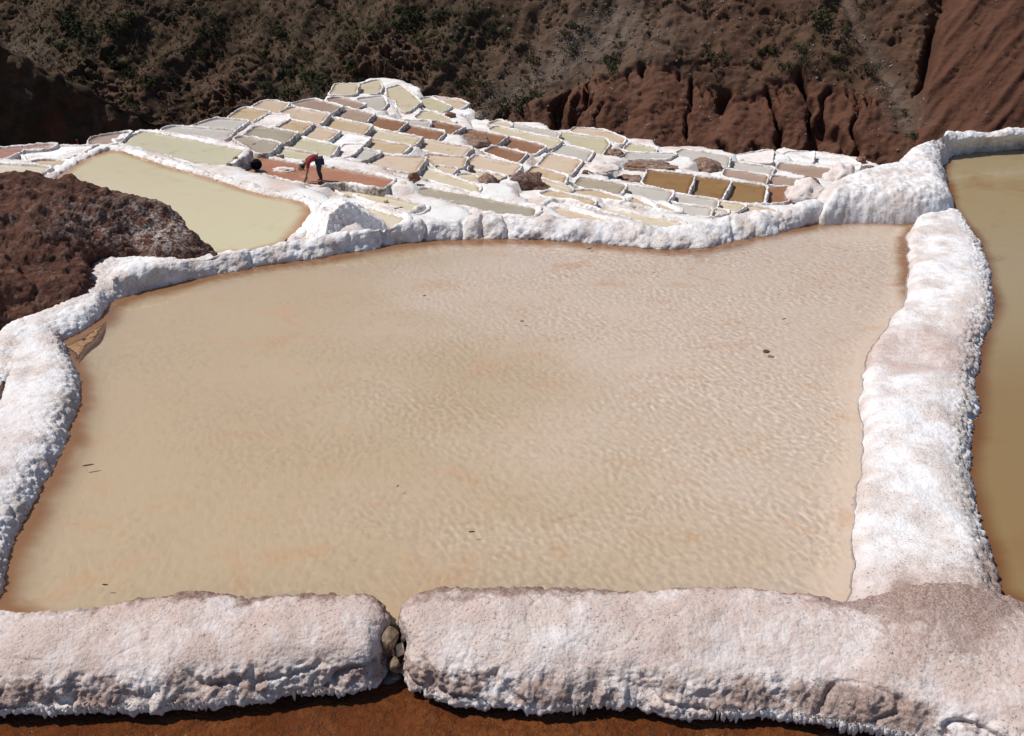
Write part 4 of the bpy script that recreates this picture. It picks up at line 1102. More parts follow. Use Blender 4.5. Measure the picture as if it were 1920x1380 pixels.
for k, p in enumerate(pans):
    kind, lev, poly = p['kind'], p['lev'], p['poly']
    c = poly.mean(0)
    pxc, pyc = p['pc']
    root = empty('salt_pan', (c[0], c[1], lev), PAN_LAB[k], 'salt pan', 'terraced salt pans')
    sc = 1.0
    if kind == 'mid':
        tag(root, 'large greenish yellow pond curving behind the brown earth mound', 'salt pan'); del root['group']; sc = 2.2
    elif kind == 'green' and pxc < 420:
        tag(root, 'long pale green pan wedged between lumpy white walls near the black bucket'); del root['group']; sc = 1.6
    elif kind == 'red' and pxc > 300:
        tag(root, 'rust red pan in which the worker in red stoops, caked with pink salt'); del root['group']; sc = 1.25
    elif kind == 'red':
        tag(root, 'narrow rust coloured pan beside bright white dry salt at the ravine edge'); del root['group']
    elif pyc > 378 and pxc < 1250: sc = 1.7
    rm = link('rim', rim_mesh(poly, lev, sc, k), M['salt_far'], root)
    if kind in ('dry', 'drywhite'):
        fm = brine_mesh(poly, lev + 0.01)
        link('salt_floor', fm, M[kind], root)
    else:
        big_p = kind == 'mid' or (kind in ('green', 'red') and sc > 1.1)
        mm = M['mid'] if kind == 'mid' else M['pan_' + kind]
        if kind == 'mid': wm = pond_mesh('brine', poly, lev, 0.12, 0.75, 0.05)
        elif big_p: wm = pond_mesh('brine', poly, lev, 0.08, 0.35, 0.05)
        else: wm = brine_mesh(poly, lev)
        link('brine', wm, mm, root)

# ------------------------------------------------------------------ lumps: stones, heaps
def ico(sub=3):
    bm = bmesh.new(); bmesh.ops.create_icosphere(bm, subdivisions=sub, radius=1.0)
    V = np.array([v.co[:] for v in bm.verts]); F = np.array([[v.index for v in f.verts] for f in bm.faces])
    bm.free(); return V, F
ICO = {s: ico(s) for s in (1, 2, 3, 4, 5)}
def lump_mesh(name, size, seed, sub=3, amp=0.28, f=1.1, flat=0.0, facet=0.0, attrs=None):
    V, F = ICO[sub]; V = V.copy()
    d = 1 + amp * fbm(V[:, 0] + seed * 3.7, V[:, 1] - seed, V[:, 2] + seed * 1.3, f, 4, 0.55)
    if facet:
        r = np.random.default_rng(seed + 100)
        for _ in range(14):
            nrm_ = r.normal(size=3); nrm_ /= np.linalg.norm(nrm_)
            h = V @ nrm_; lim = r.uniform(0.50, 0.80)
            d = np.where(h > lim, np.minimum(d, d * (1 - facet) + facet * lim / np.maximum(h, .01)), d)
    V = V * d[:, None]
    if flat: V[:, 2] = np.where(V[:, 2] < -flat, -flat + (V[:, 2] + flat) * 0.15, V[:, 2])
    V = V * np.array(size)
    return np_mesh(name, V, F, attrs(V) if attrs else None, sub > 2)
def chip_mesh(name, size, seed, n=16):
    r = np.random.default_rng(seed)
    bm = bmesh.new()
    for _ in range(n):
        v = r.normal(size=3); v /= np.linalg.norm(v); v *= r.uniform(.85, 1.08)
        bm.verts.new(v * np.array(size))
    bmesh.ops.convex_hull(bm, input=list(bm.verts))
    loose = [v for v in bm.verts if not v.link_faces]
    if loose: bmesh.ops.delete(bm, geom=loose, context='VERTS')
    bmesh.ops.bevel(bm, geom=list(bm.edges), offset=min(size) * .10, segments=1, affect='EDGES')
    me = bpy.data.meshes.new(name); bm.to_mesh(me); bm.free()
    return me
def put_lump(name, loc, size, seed, mat, label, cat, group=None, sub=3, rot=0, **kw):
    o = link(name, lump_mesh(name, size, seed, sub, **kw), M[mat])
    o.location = loc; o.rotation_euler = (0, 0, rot)
    return tag(o, label, cat, group)

# stones plugging the notch in the near wall
def at(px, py, z): return P(px, py, z)
for i, (px, py, z, sz, mat, lab) in enumerate([
    (728, 1200, .01, (.078, .08, .115), 'stone', 'largest grey brown stone plugging the notch in the pink wall'),
    (743, 1178, -.06, (.040, .04, .055), 'stone_pale', 'orange tinted pale stone behind the large notch stone'),
    (750, 1218, -.05, (.030, .035, .055), 'stone_pale', 'narrow pale stone wedged against the longer wall beside the large notch stone'),
    (739, 1246, -.10, (.055, .05, .060), 'stone', 'yellowish stone below the large notch stone'),
    (725, 1240, -.15, (.030, .035, .060), 'stone', 'slim ochre stone tucked under the shorter wall block in the notch'),
    (731, 1226, -.06, (.035, .04, .045), 'stone', 'brown chip of stone leaning under the largest notch stone'),
    (748, 1254, -.14, (.028, .03, .045), 'stone_dark', 'dark splinter of stone beside the yellowish notch stone'),
    (741, 1268, -.19, (.042, .035, .045), 'stone_dark', 'dark wet stone at the foot of the notch, touching the channel'),
    ]):
    l = at(px, py, z)
    o = link('stone', chip_mesh('stone', sz, 20 + i), M[mat]); o.location = l; o.rotation_euler = (.2 * i, .3, i * 1.3)
    tag(o, lab, 'stone')
# mud under the notch stones
put_lump('mud_plug', at(738, 1240, -.26), (.09, .22, .10), 40, 'stone_dark', 'dark wet mud packed under the stones in the notch', 'mud', sub=3, amp=.2)

# cream pebbles on the salt bank
for i, (px, py, s) in enumerate([(222, 514, .055), (236, 519, .05), (214, 522, .04), (281, 505, .045)]):
    put_lump('stone', at(px, py, .20), (s, s, s * .7), 60 + i, 'stone_pale', ['largest cream stone lying on the white salt bank', 'cream stone next to the largest one on the salt bank', 'smallest cream stone of the cluster on the salt bank', 'lone greyish flake stone on the salt bank beside the cluster'][i], 'stone', sub=3, amp=.3, facet=.5)

def ground_at(px, py, dz=0.0):
    q = Pplane(px, py, PL_C, PL_A, PL_B)
    for _ in range(6):
        z = float(ground_height(np.array([q[0]]), np.array([q[1]]))[0])
        q = P(px, py, z)
    return np.array([q[0], q[1], z + dz])
AZ = lambda x, y: (400 + x / 3.834, 130 + y / 3.834)
BZ = lambda x, y: (850 + x / 3.84, 190 + y / 3.84)
CZ_ = lambda x, y: (1300 + x / 3.0968, 220 + y / 3.0968)
DZ = lambda x, y: (x / 3.834, 130 + y / 3.834)
rocks = [
 (AZ(1430,800), (.36,.30,.34), 'stone_brown', 'rough brown boulder at the corner of the rust red pan', 1),
 (AZ(1365,870), (.46,.36,.30), 'stone_pale', 'grey white salted boulder beside the brown boulder at the rust red pan', 2),
 (AZ(1310,1122), (.14,.12,.13), 'stone_brown', 'small brown clod on the white wall above the yellowish strip pan', 3),
 (AZ(295,585), (.34,.30,.32), 'stone_dark', 'dark salted boulder at the end of the long pale green pan', 4),
 (AZ(165,655), (.20,.16,.16), 'stone_brown', 'brownish stone on the edge wall between green pan and rust red pan', 5),
 (AZ(115,698), (.18,.16,.14), 'stone_dark', 'dark grey stone at the pointed corner of the rust red pan', 6),
 (AZ(485,640), (.22,.18,.16), 'stone_dark', 'black stone on the back wall of the rust red pan', 7),
 (AZ(570,650), (.20,.16,.13), 'stone_brown', 'brown stone behind the worker on the back wall', 8),
 (AZ(430,620), (.26,.2,.16), 'stone_pale', 'pinkish salted stone on the back wall beside the black stone', 9),
 (AZ(1240,955), (.13,.11,.12), 'stone_pale', 'small pale stone standing on the pink strip wall', 10),
 (AZ(1550,675), (.26,.24,.30), 'stone_dark', 'dark stone buttress at the corner of a pinkish pan', 11),
 (AZ(880,815), (.20,.2,.2), 'stone_pale', 'white salted stone at the tip of the wall by the worker', 12),
 (BZ(950,520), (.22,.18,.18), 'stone_dark', 'grey stone below the tall corner of the terraces', 13),
 (BZ(125,500), (.28,.2,.24), 'stone_dark', 'dark rubble stone between two pinkish terraces', 14),
 (BZ(1050,730), (.16,.13,.13), 'stone_brown', 'brown crumbling stone at the head of a white strip wall', 15),
 (CZ_(1015,318), (.75,.5,.45), 'stone_dark', 'large grey boulder under the thick white bank at the ravine edge', 16),
 (CZ_(970,262), (.5,.4,.4), 'stone_brown', 'brown boulder at the ravine edge next to the white dry pan', 17),
 (BZ(190,118), (.6,.4,.35), 'stone_dark', 'dark rubble boulder at the outer corner of the terraces', 18),
 (AZ(1700,345), (.5,.35,.3), 'stone_brown', 'brown rubble between the outer cream pans', 19),
]
for (px, py), sz, mat, lab, sd in rocks:
    sz = tuple(.62 * v for v in sz)
    l = ground_at(px, py, sz[2] * 0.45)
    put_lump('boulder' if sz[0] > .3 else 'stone', l, sz, sd, mat, lab, 'rock', sub=4 if sz[0] > .3 else 3, amp=.4, f=1.4, facet=.5, rot=sd)

heaps = [   # px, py, width px, depth ratio, height m, material, label
 (BZ(140,318), 66, .8, .34, 'heap', 'brown earth heap slumped between two dark reddish pans'),
 (BZ(245,600), 42, .8, .30, 'heap', 'reddish earth heap at the end of a long cream pan'),
 (BZ(520,615), 78, .6, .40, 'earth', 'dark crumbly brown earth heap above the white strip walls'),
 (BZ(1160,385), 30, 1., .22, 'heap', 'small brown earth heap on pinkish dry ground near the ravine'),
 (BZ(1420,470), 95, .55, .16, 'heap', 'low brown earth bank behind the dark olive pans'),
 (BZ(1790,480), 66, .6, .34, 'heap', 'higher brown earth bank with broken edge above the olive pans'),
 (CZ_(85,302), 48, .6, .30, 'heap', 'brown earth lump filling the corner beside grey pans'),
 (CZ_(650,470), 76, .9, .60, 'dry', 'cream white salt pile heaped against the far wall by the brown pan'),
 (CZ_(850,380), 56, .9, .80, 'dry', 'pinkish cream salt pile with pointed top at the ravine edge'),
 (CZ_(680,385), 34, .8, .30, 'heap', 'reddish soil heap squeezed behind the cream salt pile'),
 (BZ(1060,480), 62, 1., .10, 'dry', 'flat pinkish salt spread between pans and brown bank'),
 (BZ(1270,560), 50, .6, .14, 'heap', 'trampled brown soil patch beside the olive pan'),
 (AZ(990,670), 46, .6, .12, 'dry', 'pink salt spill behind the worker'),
 (AZ(1240,1000), 60, .35, .10, 'dry', 'pink streaked salt strip between two yellowish strip pans'),
 (AZ(510,725), 42, .5, .08, 'dry', 'pinkish salt scraped together beside the black bucket'),
 (AZ(1010,765), 50, .5, .08, 'dry', 'pinkish salt scraped together behind the stooping worker'),
 (DZ(110,612), 34, .7, .16, 'heap', 'grey brown mud heap in the dry white salt pan'),
]
for i, ((px, py), wpx, dr, hh, mat, lab) in enumerate(heaps):
    l = ground_at(px, py, 0.0)
    for p in pans:
        if inside_poly(np.array([l[0]]), np.array([l[1]]), p['poly'])[0]: l = P(px, py, p['lev']); break
    hw = 0.5 * wpx * math.hypot(l[1], CAM_Z - l[2]) / FPX
    sz = (hw, hw * dr * 1.3, hh)
    kw = dict(attrs=(lambda V: {'pink': np.clip(0.35 + 0.5 * fbm(V[:, 0], V[:, 1], V[:, 2], 1.2, 3), 0, 1)}) if mat == 'dry' else (lambda V: {'pale': np.full(len(V), .35)}))
    put_lump('salt_pile' if mat == 'dry' else 'earth_heap', l, sz, 70 + i, mat, lab, 'heap', sub=5 if hw > .8 else 4, amp=.34, f=1.5, flat=.2, rot=-0.2, **kw)

# salt ridges between the nearest terraces and the far wall
def ridge(pts, wpx, h, label, cat='salt ridge'):
    C = np.array([ground_at(x, y) for x, y in pts])
    C = resample(C, max(20, int(plen(C) / .25)), 4)
    t = np.gradient(C[:, :2], axis=0); t /= np.linalg.norm(t, axis=1)[:, None]
    o_ = np.stack([t[:, 1], -t[:, 0]], 1)
    h = h * 0.55
    w = 0.45 * wpx * np.hypot(C[:, 1], CAM_Z - C[:, 2]) / FPX
    taper = np.minimum(1, np.minimum(np.arange(len(C)), np.arange(len(C))[::-1]) / 3 + .35)
    L = []
    for k, zz in ((-1.15, -.35), (-1, -.02), (-.6, .75), (0, 1.0), (.6, .75), (1, -.02), (1.15, -.35)):
        q = C.copy(); q[:, :2] += o_ * (k * w * taper)[:, None]; q[:, 2] += zz * h * taper if zz > 0 else zz
        L.append(q)
    me = loft('ridge', L, 0.035, 0.03, lump=0.07, lumpf=6.0, big=0.05, fine=0.0, attrs=lambda U, V, G: dict(pink=np.full(V.shape, .06)))
    return thing_mesh('salt_ridge', me, 'salt_far', label, cat)
ridge([BZ(570,812), BZ(640,765), BZ(705,715), BZ(800,718), BZ(1000,775), BZ(1250,868), BZ(1420,905)], 13, .24, 'curved white salt ridge arching behind the far wall round a pinkish pan')
ridge([BZ(1060,715), BZ(1150,732), BZ(1400,785), BZ(1650,845), BZ(1780,862)], 13, .24, 'white salt ridge with rubble at its head beside the long cream strip pan')
ridge([AZ(1300,1125), AZ(1480,1025), AZ(1600,965), AZ(1760,975), AZ(1917,1010), BZ(330,815)], 17, .30, 'white salt ridge running from the small brown clod along the murky strip pan')
ridge([AZ(850,800), AZ(1050,835), AZ(1240,878), AZ(1420,925), AZ(1600,968)], 12, .22, 'white salt ridge between the rust red pan and the yellowish strip pan')
ridge([CZ_(110,588), CZ_(220,548), CZ_(340,508), CZ_(430,512), CZ_(520,530)], 8, .16, 'thin white salt ridge bent round a pinkish pan beside the cream salt pile')
ridge([AZ(1430,1060), AZ(1330,1030), AZ(1180,985), AZ(1050,935), AZ(960,900)], 10, .16, 'low salt ridge between the two yellowish strip pans, reaching the tall salt mass')

# tall salt mass at the corner of the mid pond
def knob():
    apx = [(600,352),(640,350),(676,378),(692,402)]
    base_l = P(572, 425, -3.1); base_r = P(716, 436, -3.6); top = P(636, 366, -2.45)
    n = 200
    xs = np.linspace(-1, 1, n); X, Y = np.meshgrid(xs, xs, indexing='ij')
    cx0, cy0 = 0.5 * (base_l[0] + base_r[0]) - .05, top[1] - 0.8
    wx, wy = 1.35, 2.7
    R = np.sqrt(X ** 2 + Y ** 2)
    h = 1.15 * np.clip(1 - R ** 1.5, -0.35, 1)
    # sliced face on the sunless side
    cut = 1.0 - 2.3 * np.clip(X * 0.9 - Y * 0.45 - 0.10, 0, 1)
    h = np.minimum(h, 1.05 * cut)
    Wx, Wy = cx0 + wx * X, cy0 + wy * Y
    h = h + 0.10 * fbm(Wx, Wy, Wx * 0, 1.6, 4) + 0.07 * (0.5 - worley(Wx, Wy, h, 5.0)) + 0.03 * (0.5 - worley(Wx, Wy, h, 12.0))
    return np.stack([Wx, Wy, -3.55 + h], -1)
KG = knob()
o = link('salt_mass', grid_mesh('salt_mass', KG, {'pink': np.full(KG.shape[:2], .05)}), M['salt_far'])
tag(o, 'tall white salt mass with a grey sliced face at the tip of the greenish pond', 'salt mass')

# ------------------------------------------------------------------ bits floating on the large pond
for i, (px, py, L, a, lab) in enumerate([
    (1437, 659, .05, 0, 'round dark pebble in the rippled part of the large pond'),
    (1226, 511, .05, 1.4, 'short upright dark twig near the far wall of the large pond'),
    (1470, 598, .06, .4, 'small dark twig near the round pebble in the large pond'),
    (979, 602, .06, .2, 'tiny dark leaf floating mid pond'),
    (796, 554, .05, .6, 'tiny dark leaf floating between mid pond and the far wall'),
    (746, 911, .035, 1.2, 'small dark seed floating in the lower half of the large pond'),
    (884, 997, .05, .1, 'small dark leaf floating towards the long near wall'),
    (197, 1096, .05, -.1, 'dark leaf floating near the short near wall block'),
    (165, 872, .10, .35, 'thin brown twig floating off the shaded left wall'),
    (1105, 466, .09, .6, 'straw twig drifting against the foot of the far wall')]):
    l = P(px, py, 0.006)
    if i == 0: me = lump_mesh('pebble', (.035, .035, .016), 90, 2, .2)
    else: me = lump_mesh('twig', (L * .5, L * .09, .006), 90 + i, 2, .25)
    o = link('pebble' if i == 0 else 'twig', me, M['twig']); o.location = l; o.rotation_euler = (0, 0, a)
    tag(o, lab, 'pebble' if i == 0 else 'twig')
o = link('twig', lump_mesh('twig', (.045, .006, .005), 120, 2, .2), M['twig']); o.location = at(856, 1141, .155); o.rotation_euler = (0, 0, -.05)
tag(o, 'thin dark twig lying on top of the long pink wall', 'twig')

# rusty silt fan where the bank gully meets the pond
M['silt'] = earth_material('rusty_silt', ((0.27, 0.14, 0.055), (0.34, 0.20, 0.10), (0.40, 0.26, 0.15)), 4, .5, .015, .35)
me = poly_mass('silt', [(112,652),(150,632),(180,612),(200,596),(206,604),(198,622),(186,640),(170,652),(160,668),(150,690),(142,690),(132,668)], -.01, .135, .10, .012, .02, 14)
o = link('silt_fan', me, M['silt'])
o.cycles.is_caustics_receiver = True
tag(o, 'ochre silt fan in the water below the gully of the salt bank', 'silt')

# ------------------------------------------------------------------ shrubs on the hillside
M['leaf'] = plain_material('shrub_leaf', (0.034, 0.042, 0.016), 0.8, 0.5, 1.2, 0.1, 0.15)
M['leaf_dry'] = plain_material('dry_scrub', (0.060, 0.054, 0.028), 0.9, 0.45, 1.0, 0.1, 0.1)
def shrub_mesh(name, seed, n=260, h=1.0):
    r = np.random.default_rng(seed)
    V, F = [], []
    clumps = [(r.normal(0, .42), r.normal(0, .42), r.uniform(.15, .75), r.uniform(.28, .5)) for _ in range(9)]
    for k in range(n):
        c = clumps[r.integers(len(clumps))]
        dv = r.normal(size=3); dv /= np.linalg.norm(dv)
        p = np.array(c[:3]) + dv * c[3] * r.uniform(.55, 1.0)
        if p[2] < 0: p[2] = abs(p[2]) * .4
        a = r.normal(size=3); a /= np.linalg.norm(a); b_ = np.cross(a, dv); b_ /= np.linalg.norm(b_) + 1e-6
        s = r.uniform(.09, .17)
        i = len(V)
        V += [p - a * s * .5, p + b_ * s * .35, p + a * s, p - b_ * s * .35]
        F.append((i, i + 1, i + 2, i + 3))
    # stems
    for k in range(6):
        c = clumps[k]; i = len(V)
        V += [np.array((-.03, 0, -.25)), np.array((.03, 0, -.25)), np.array((c[0] + .02, c[1], c[2])), np.array((c[0] - .02, c[1], c[2]))]
        F.append((i, i + 1, i + 2, i + 3))
    V = np.array(V) * np.array([1, 1, h])
    return np_mesh(name, V, np.array(F), None, False)
SHR = [shrub_mesh('shrub_%d' % i, 200 + i, 260, [.8, 1.0, 1.25, .7][i]) for i in range(4)]
for i, s in enumerate(SHR): s.materials.append(M['leaf'] if i < 3 else M['leaf_dry'])
flat_px, flat_py = hpx.ravel(), hpy.ravel(); flat_P = HG.reshape(-1, 3); flat_d = flat_P[:, 1]
vis = (flat_px > -60) & (flat_px < 1980) & (flat_py > -60) & (flat_py < 330)
vi = np.nonzero(vis)[0]
cell = {}
for idx in vi:
    key = (int(flat_px[idx] // 6), int(flat_py[idx] // 6))
    j = cell.get(key)
    if j is None or flat_d[idx] < flat_d[j]: cell[key] = idx
def hill_at(px, py):
    for r in range(0, 5):
        best = None
        for dx in range(-r, r + 1):
            for dy in range(-r, r + 1):
                j = cell.get((int(px // 6) + dx, int(py // 6) + dy))
                if j is not None and (best is None or flat_d[j] < flat_d[best]): best = j
        if best is not None: return flat_P[best]
    return None
marked = [  # px, py, size px, label
 (1335,100,34,'dark green bush alone on the pebbly slope of the reddish hill'),
 (1530,35,50,'largest dark bush high on the reddish hill beside the pale chute'),
 (1495,80,34,None),(1560,100,30,None),(1590,85,26,None),(1620,130,30,None),(1710,245,36,'dark bush at the foot of the pale chute above the thick white bank'),(1696,205,22,None),
 (1470,125,22,None),(1445,48,22,None),(1450,90,24,None),(1470,165,24,None),(1465,20,26,None),
 (1080,45,30,'elongated bush on the pale diagonal scree band'),(1060,55,26,None),(1135,110,30,None),(1150,125,24,None),(1000,110,26,None),(985,180,34,None),(970,200,30,None),(945,195,34,None),(1000,170,26,None),
 (540,130,36,None),(580,135,40,None),(610,140,34,None),(500,155,36,None),(545,165,34,None),(590,165,30,None),(525,45,30,None),(530,60,28,None),(635,90,26,None),(575,95,24,None),(780,30,34,None),(770,15,34,None),(745,35,34,None),(715,40,30,None),(700,50,28,None),(820,25,30,None),(660,110,24,None),(860,150,34,None),(880,170,34,None),(830,110,26,None),(890,130,30,None),(905,160,26,None),(790,70,28,None),(755,10,32,None),
 (210,115,36,None),(200,35,36,None),(250,25,34,None),(245,35,30,None),(280,150,30,None),(320,30,30,None),(370,15,28,None),(400,60,30,None),(240,140,30,None),(170,60,30,None),(130,50,34,None),(110,20,34,None),(330,140,20,None),(160,150,28,None),
]
nsh = 0
def put_shrub(px, py, spx, lab, k):
    global nsh
    q = hill_at(px, py)
    if q is None: return
    s = spx * math.hypot(q[0], q[1]) / FPX * 0.66
    o = bpy.data.objects.new('shrub', SHR[k]); COL.objects.link(o)
    o.location = (q[0], q[1], q[2] - 0.12 * s); o.scale = (s * random.uniform(.85, 1.25), s, s * random.uniform(.75, 1.0)); o.rotation_euler = (0, 0, random.uniform(0, 6.28))
    if lab: tag(o, lab, 'shrub')
    else:
        sz = 'small' if spx < 14 else ('mid sized' if spx < 24 else 'big')
        reg = 'on the hillside above the dark spur' if px < 400 else ('on the slope over the topmost cream pans' if px < 700 else ('beside the rocky hollow of the hillside' if px < 930 else ('on the pale scree band' if px < 1180 else ('on the pebbly slope over the red cliff' if px < 1420 else 'in the thicket beside the pale chute'))))
        w = sz + (' dry brown shrub ' if k == 3 else ' dark green shrub ') + reg
        tag(o, w, 'shrub', 'hillside shrubs: ' + w)
    nsh += 1
for px, py, s, lab in marked:
    put_shrub(px, py + s * .3, s, lab, random.randrange(3))
tries = 0
while nsh < 250 and tries < 4000:
    tries += 1
    px, py = random.uniform(0, 1640), random.uniform(-5, 240)
    if px > 960 and py > np.interp(px, [900, 960, 1100, 1240, 1330, 1420, 1500, 1560, 1640], [230, 205, 160, 120, 165, 170, 130, 150, 175]): continue
    w = 0.25 + 0.75 * (np.exp(-(((px - 560) / 150) ** 2 + ((py - 140) / 55) ** 2)) + np.exp(-(((px - 850) / 130) ** 2 + ((py - 60) / 70) ** 2)) + np.exp(-(((px - 180) / 150) ** 2 + ((py - 70) / 70) ** 2)))
    if random.random() > w: continue
    put_shrub(px, py, random.uniform(9, 22), None, random.choice((0, 1, 2, 3, 3)))

# low scrub and loose stones, too many to count
def scatter(name, count, mat, seed, kind):
    r = np.random.default_rng(seed)
    w = np.clip((green if kind == 'tuft' else np.clip(grey + 0.15 - 0.25 * rightface, 0.0, 1)).ravel()[vi] + (0.15 if kind == 'tuft' else 0.0), 0.01, 1.2)
    if kind == 'tuft': w = w * (1 - 0.9 * np.clip(cliff + rightface + chute, 0, 1).ravel()[vi])
    pick = r.choice(vi, size=count, p=w / w.sum())
    V, F = [], []
    base_V, base_F = ICO[1]
    for q in flat_P[pick]:
        i0_ = len(V)
        if kind == 'tuft':
            s = r.uniform(.25, .7)
            for b_ in range(7):
                a = r.uniform(0, 6.28); t = r.uniform(.2, .9); c, sn_ = math.cos(a), math.sin(a)
                j = len(V)
                V += [q + np.array((-sn_ * .10 * s, c * .10 * s, -.05)), q + np.array((sn_ * .10 * s, -c * .10 * s, -.05)), q + np.array((c * t * s * .8 + r.normal(0, .1) * s, sn_ * t * s * .8, s * (1.0 - .5 * t)))]
                F.append((j, j + 1, j + 2))
        else:
            s = r.uniform(.05, .17) * r.uniform(.6, 1.1)
            sc3 = s * r.uniform(.6, 1.3, 3)
            V += list(q + base_V[:] * sc3 * r.uniform(.8, 1.2, (len(base_V), 1)))
            F += [tuple(f + i0_) for f in base_F]
    o = link(name, np_mesh(name, np.array(V), np.array(F), None, False), M[mat])
    tag(o, 'low dry scrub scattered over the ravine hillside' if kind == 'tuft' else 'loose pale stones scattered over the ravine hillside', 'scrub' if kind == 'tuft' else 'scree', kind='stuff')
M['scree'] = plain_material('scree_stone', (0.24, 0.19, 0.155), 0.9, 0.4, 0.6, 0.3, 0.15)
scatter('scrub', 4200, 'leaf_dry', 5, 'tuft')
scatter('scree', 2600, 'scree', 6, 'stone')

# ------------------------------------------------------------------ bucket lying in the rust red pan
wpan = [p for p in pans if p['kind'] == 'red' and p['pc'][0] > 300][0]
def lathe(name, prof, seg=28):
    n = len(prof); V = []
    for k in range(seg):
        a = 2 * math.pi * k / seg
        for r_, z in prof: V.append((r_ * math.cos(a), r_ * math.sin(a), z))
    return np_mesh(name, np.array(V), grid_faces(seg, n, True))
M['black'] = plain_material('black_plastic', (0.012, 0.012, 0.014), 0.45, 0.3, 12, 0.1)
bl = P(482, 320, wpan['lev'])
bk = empty('bucket', bl, 'black plastic bucket tipped over in the rust red pan', 'bucket')
bk.rotation_euler = (math.radians(62), 0, math.radians(12))
def child(o, parent):
    o.parent = parent; o.matrix_parent_inverse = Matrix(); return o
child(link('body', lathe('bucket_body', [(0.001, 0), (.115, 0), (.125, .01), (.165, .30), (.155, .30), (.115, .015), (.001, .012)]), M['black']), bk).location = (0, .12, 0)
child(link('rim', lathe('bucket_rim', [(.155, .285), (.178, .285), (.180, .302), (.155, .304)]), M['black']), bk).location = (0, .12, 0)
hp = [(.165 * math.cos(t), .12 + .05 + .0 - .16 * math.sin(t) * 0 + 0.17 * 0, .29 + .15 * math.sin(t)) for t in np.linspace(0, math.pi, 15)]
def tube(name, pts, r, seg=6):
    pts = np.array(pts, float); V = []
    for k in range(len(pts)):
        t = pts[min(k + 1, len(pts) - 1)] - pts[max(k - 1, 0)]; t /= np.linalg.norm(t)
        a = np.cross(t, (0.3, 1, .2)); a /= np.linalg.norm(a); b_ = np.cross(t, a)
        for q in range(seg):
            an = 2 * math.pi * q / seg
            V.append(pts[k] + r * (math.cos(an) * a + math.sin(an) * b_))
    V = np.array(V).reshape(len(pts), seg, 3).transpose(1, 0, 2).reshape(-1, 3)
    return np_mesh(name, V, grid_faces(seg, len(pts), True))
child(link('handle', tube('bucket_handle', hp, .006), M['black']), bk)

# ------------------------------------------------------------------ people
def skin_obj(name, verts, edges, rad, mat, root=0, sub=2):
    me = bpy.data.meshes.new(name)
    me.from_pydata([tuple(v) for v in verts], edges, [])
    o = bpy.data.objects.new(name, me); COL.objects.link(o)
    md = o.modifiers.new('skin', 'SKIN')
    md.use_smooth_shade = True
    for i, sv in enumerate(me.skin_vertices[0].data):
        r = rad[i]
        sv.radius = (r, r) if np.isscalar(r) else r
        sv.use_root = (i == root)
    s = o.modifiers.new('sub', 'SUBSURF'); s.levels = sub; s.render_levels = sub
    me.materials.append(mat)
    return o
class Sk:
    def __init__(s): s.v, s.e, s.r = [], [], []
    def add(s, p, r, parent=None):
        s.v.append(p); s.r.append(r); i = len(s.v) - 1
        if parent is not None: s.e.append((parent, i))
        return i
M['skin'] = plain_material('skin_brown', (0.20, 0.095, 0.055), 0.6, 0.12, 20, 0.1)
M['shirt'] = plain_material('red_shirt', (0.20, 0.020, 0.022), 0.85, 0.25, 25, 0.3)
M['shirt2'] = plain_material('scarlet_shirt', (0.55, 0.05, 0.03), 0.85, 0.2, 25, 0.3)
M['pants'] = plain_material('navy_trousers', (0.016, 0.018, 0.045), 0.85, 0.3, 25, 0.3)
M['pants2'] = plain_material('khaki_trousers', (0.16, 0.13, 0.085), 0.85, 0.25, 25, 0.3)
M['hat'] = plain_material('olive_hat', (0.20, 0.18, 0.085), 0.85, 0.25, 25, 0.3)
M['hat2'] = plain_material('pale_hat', (0.65, 0.60, 0.45), 0.85, 0.2, 25, 0.3)
M['hair'] = plain_material('black_hair', (0.012, 0.009, 0.008), 0.6, 0.3, 40, 0.3)

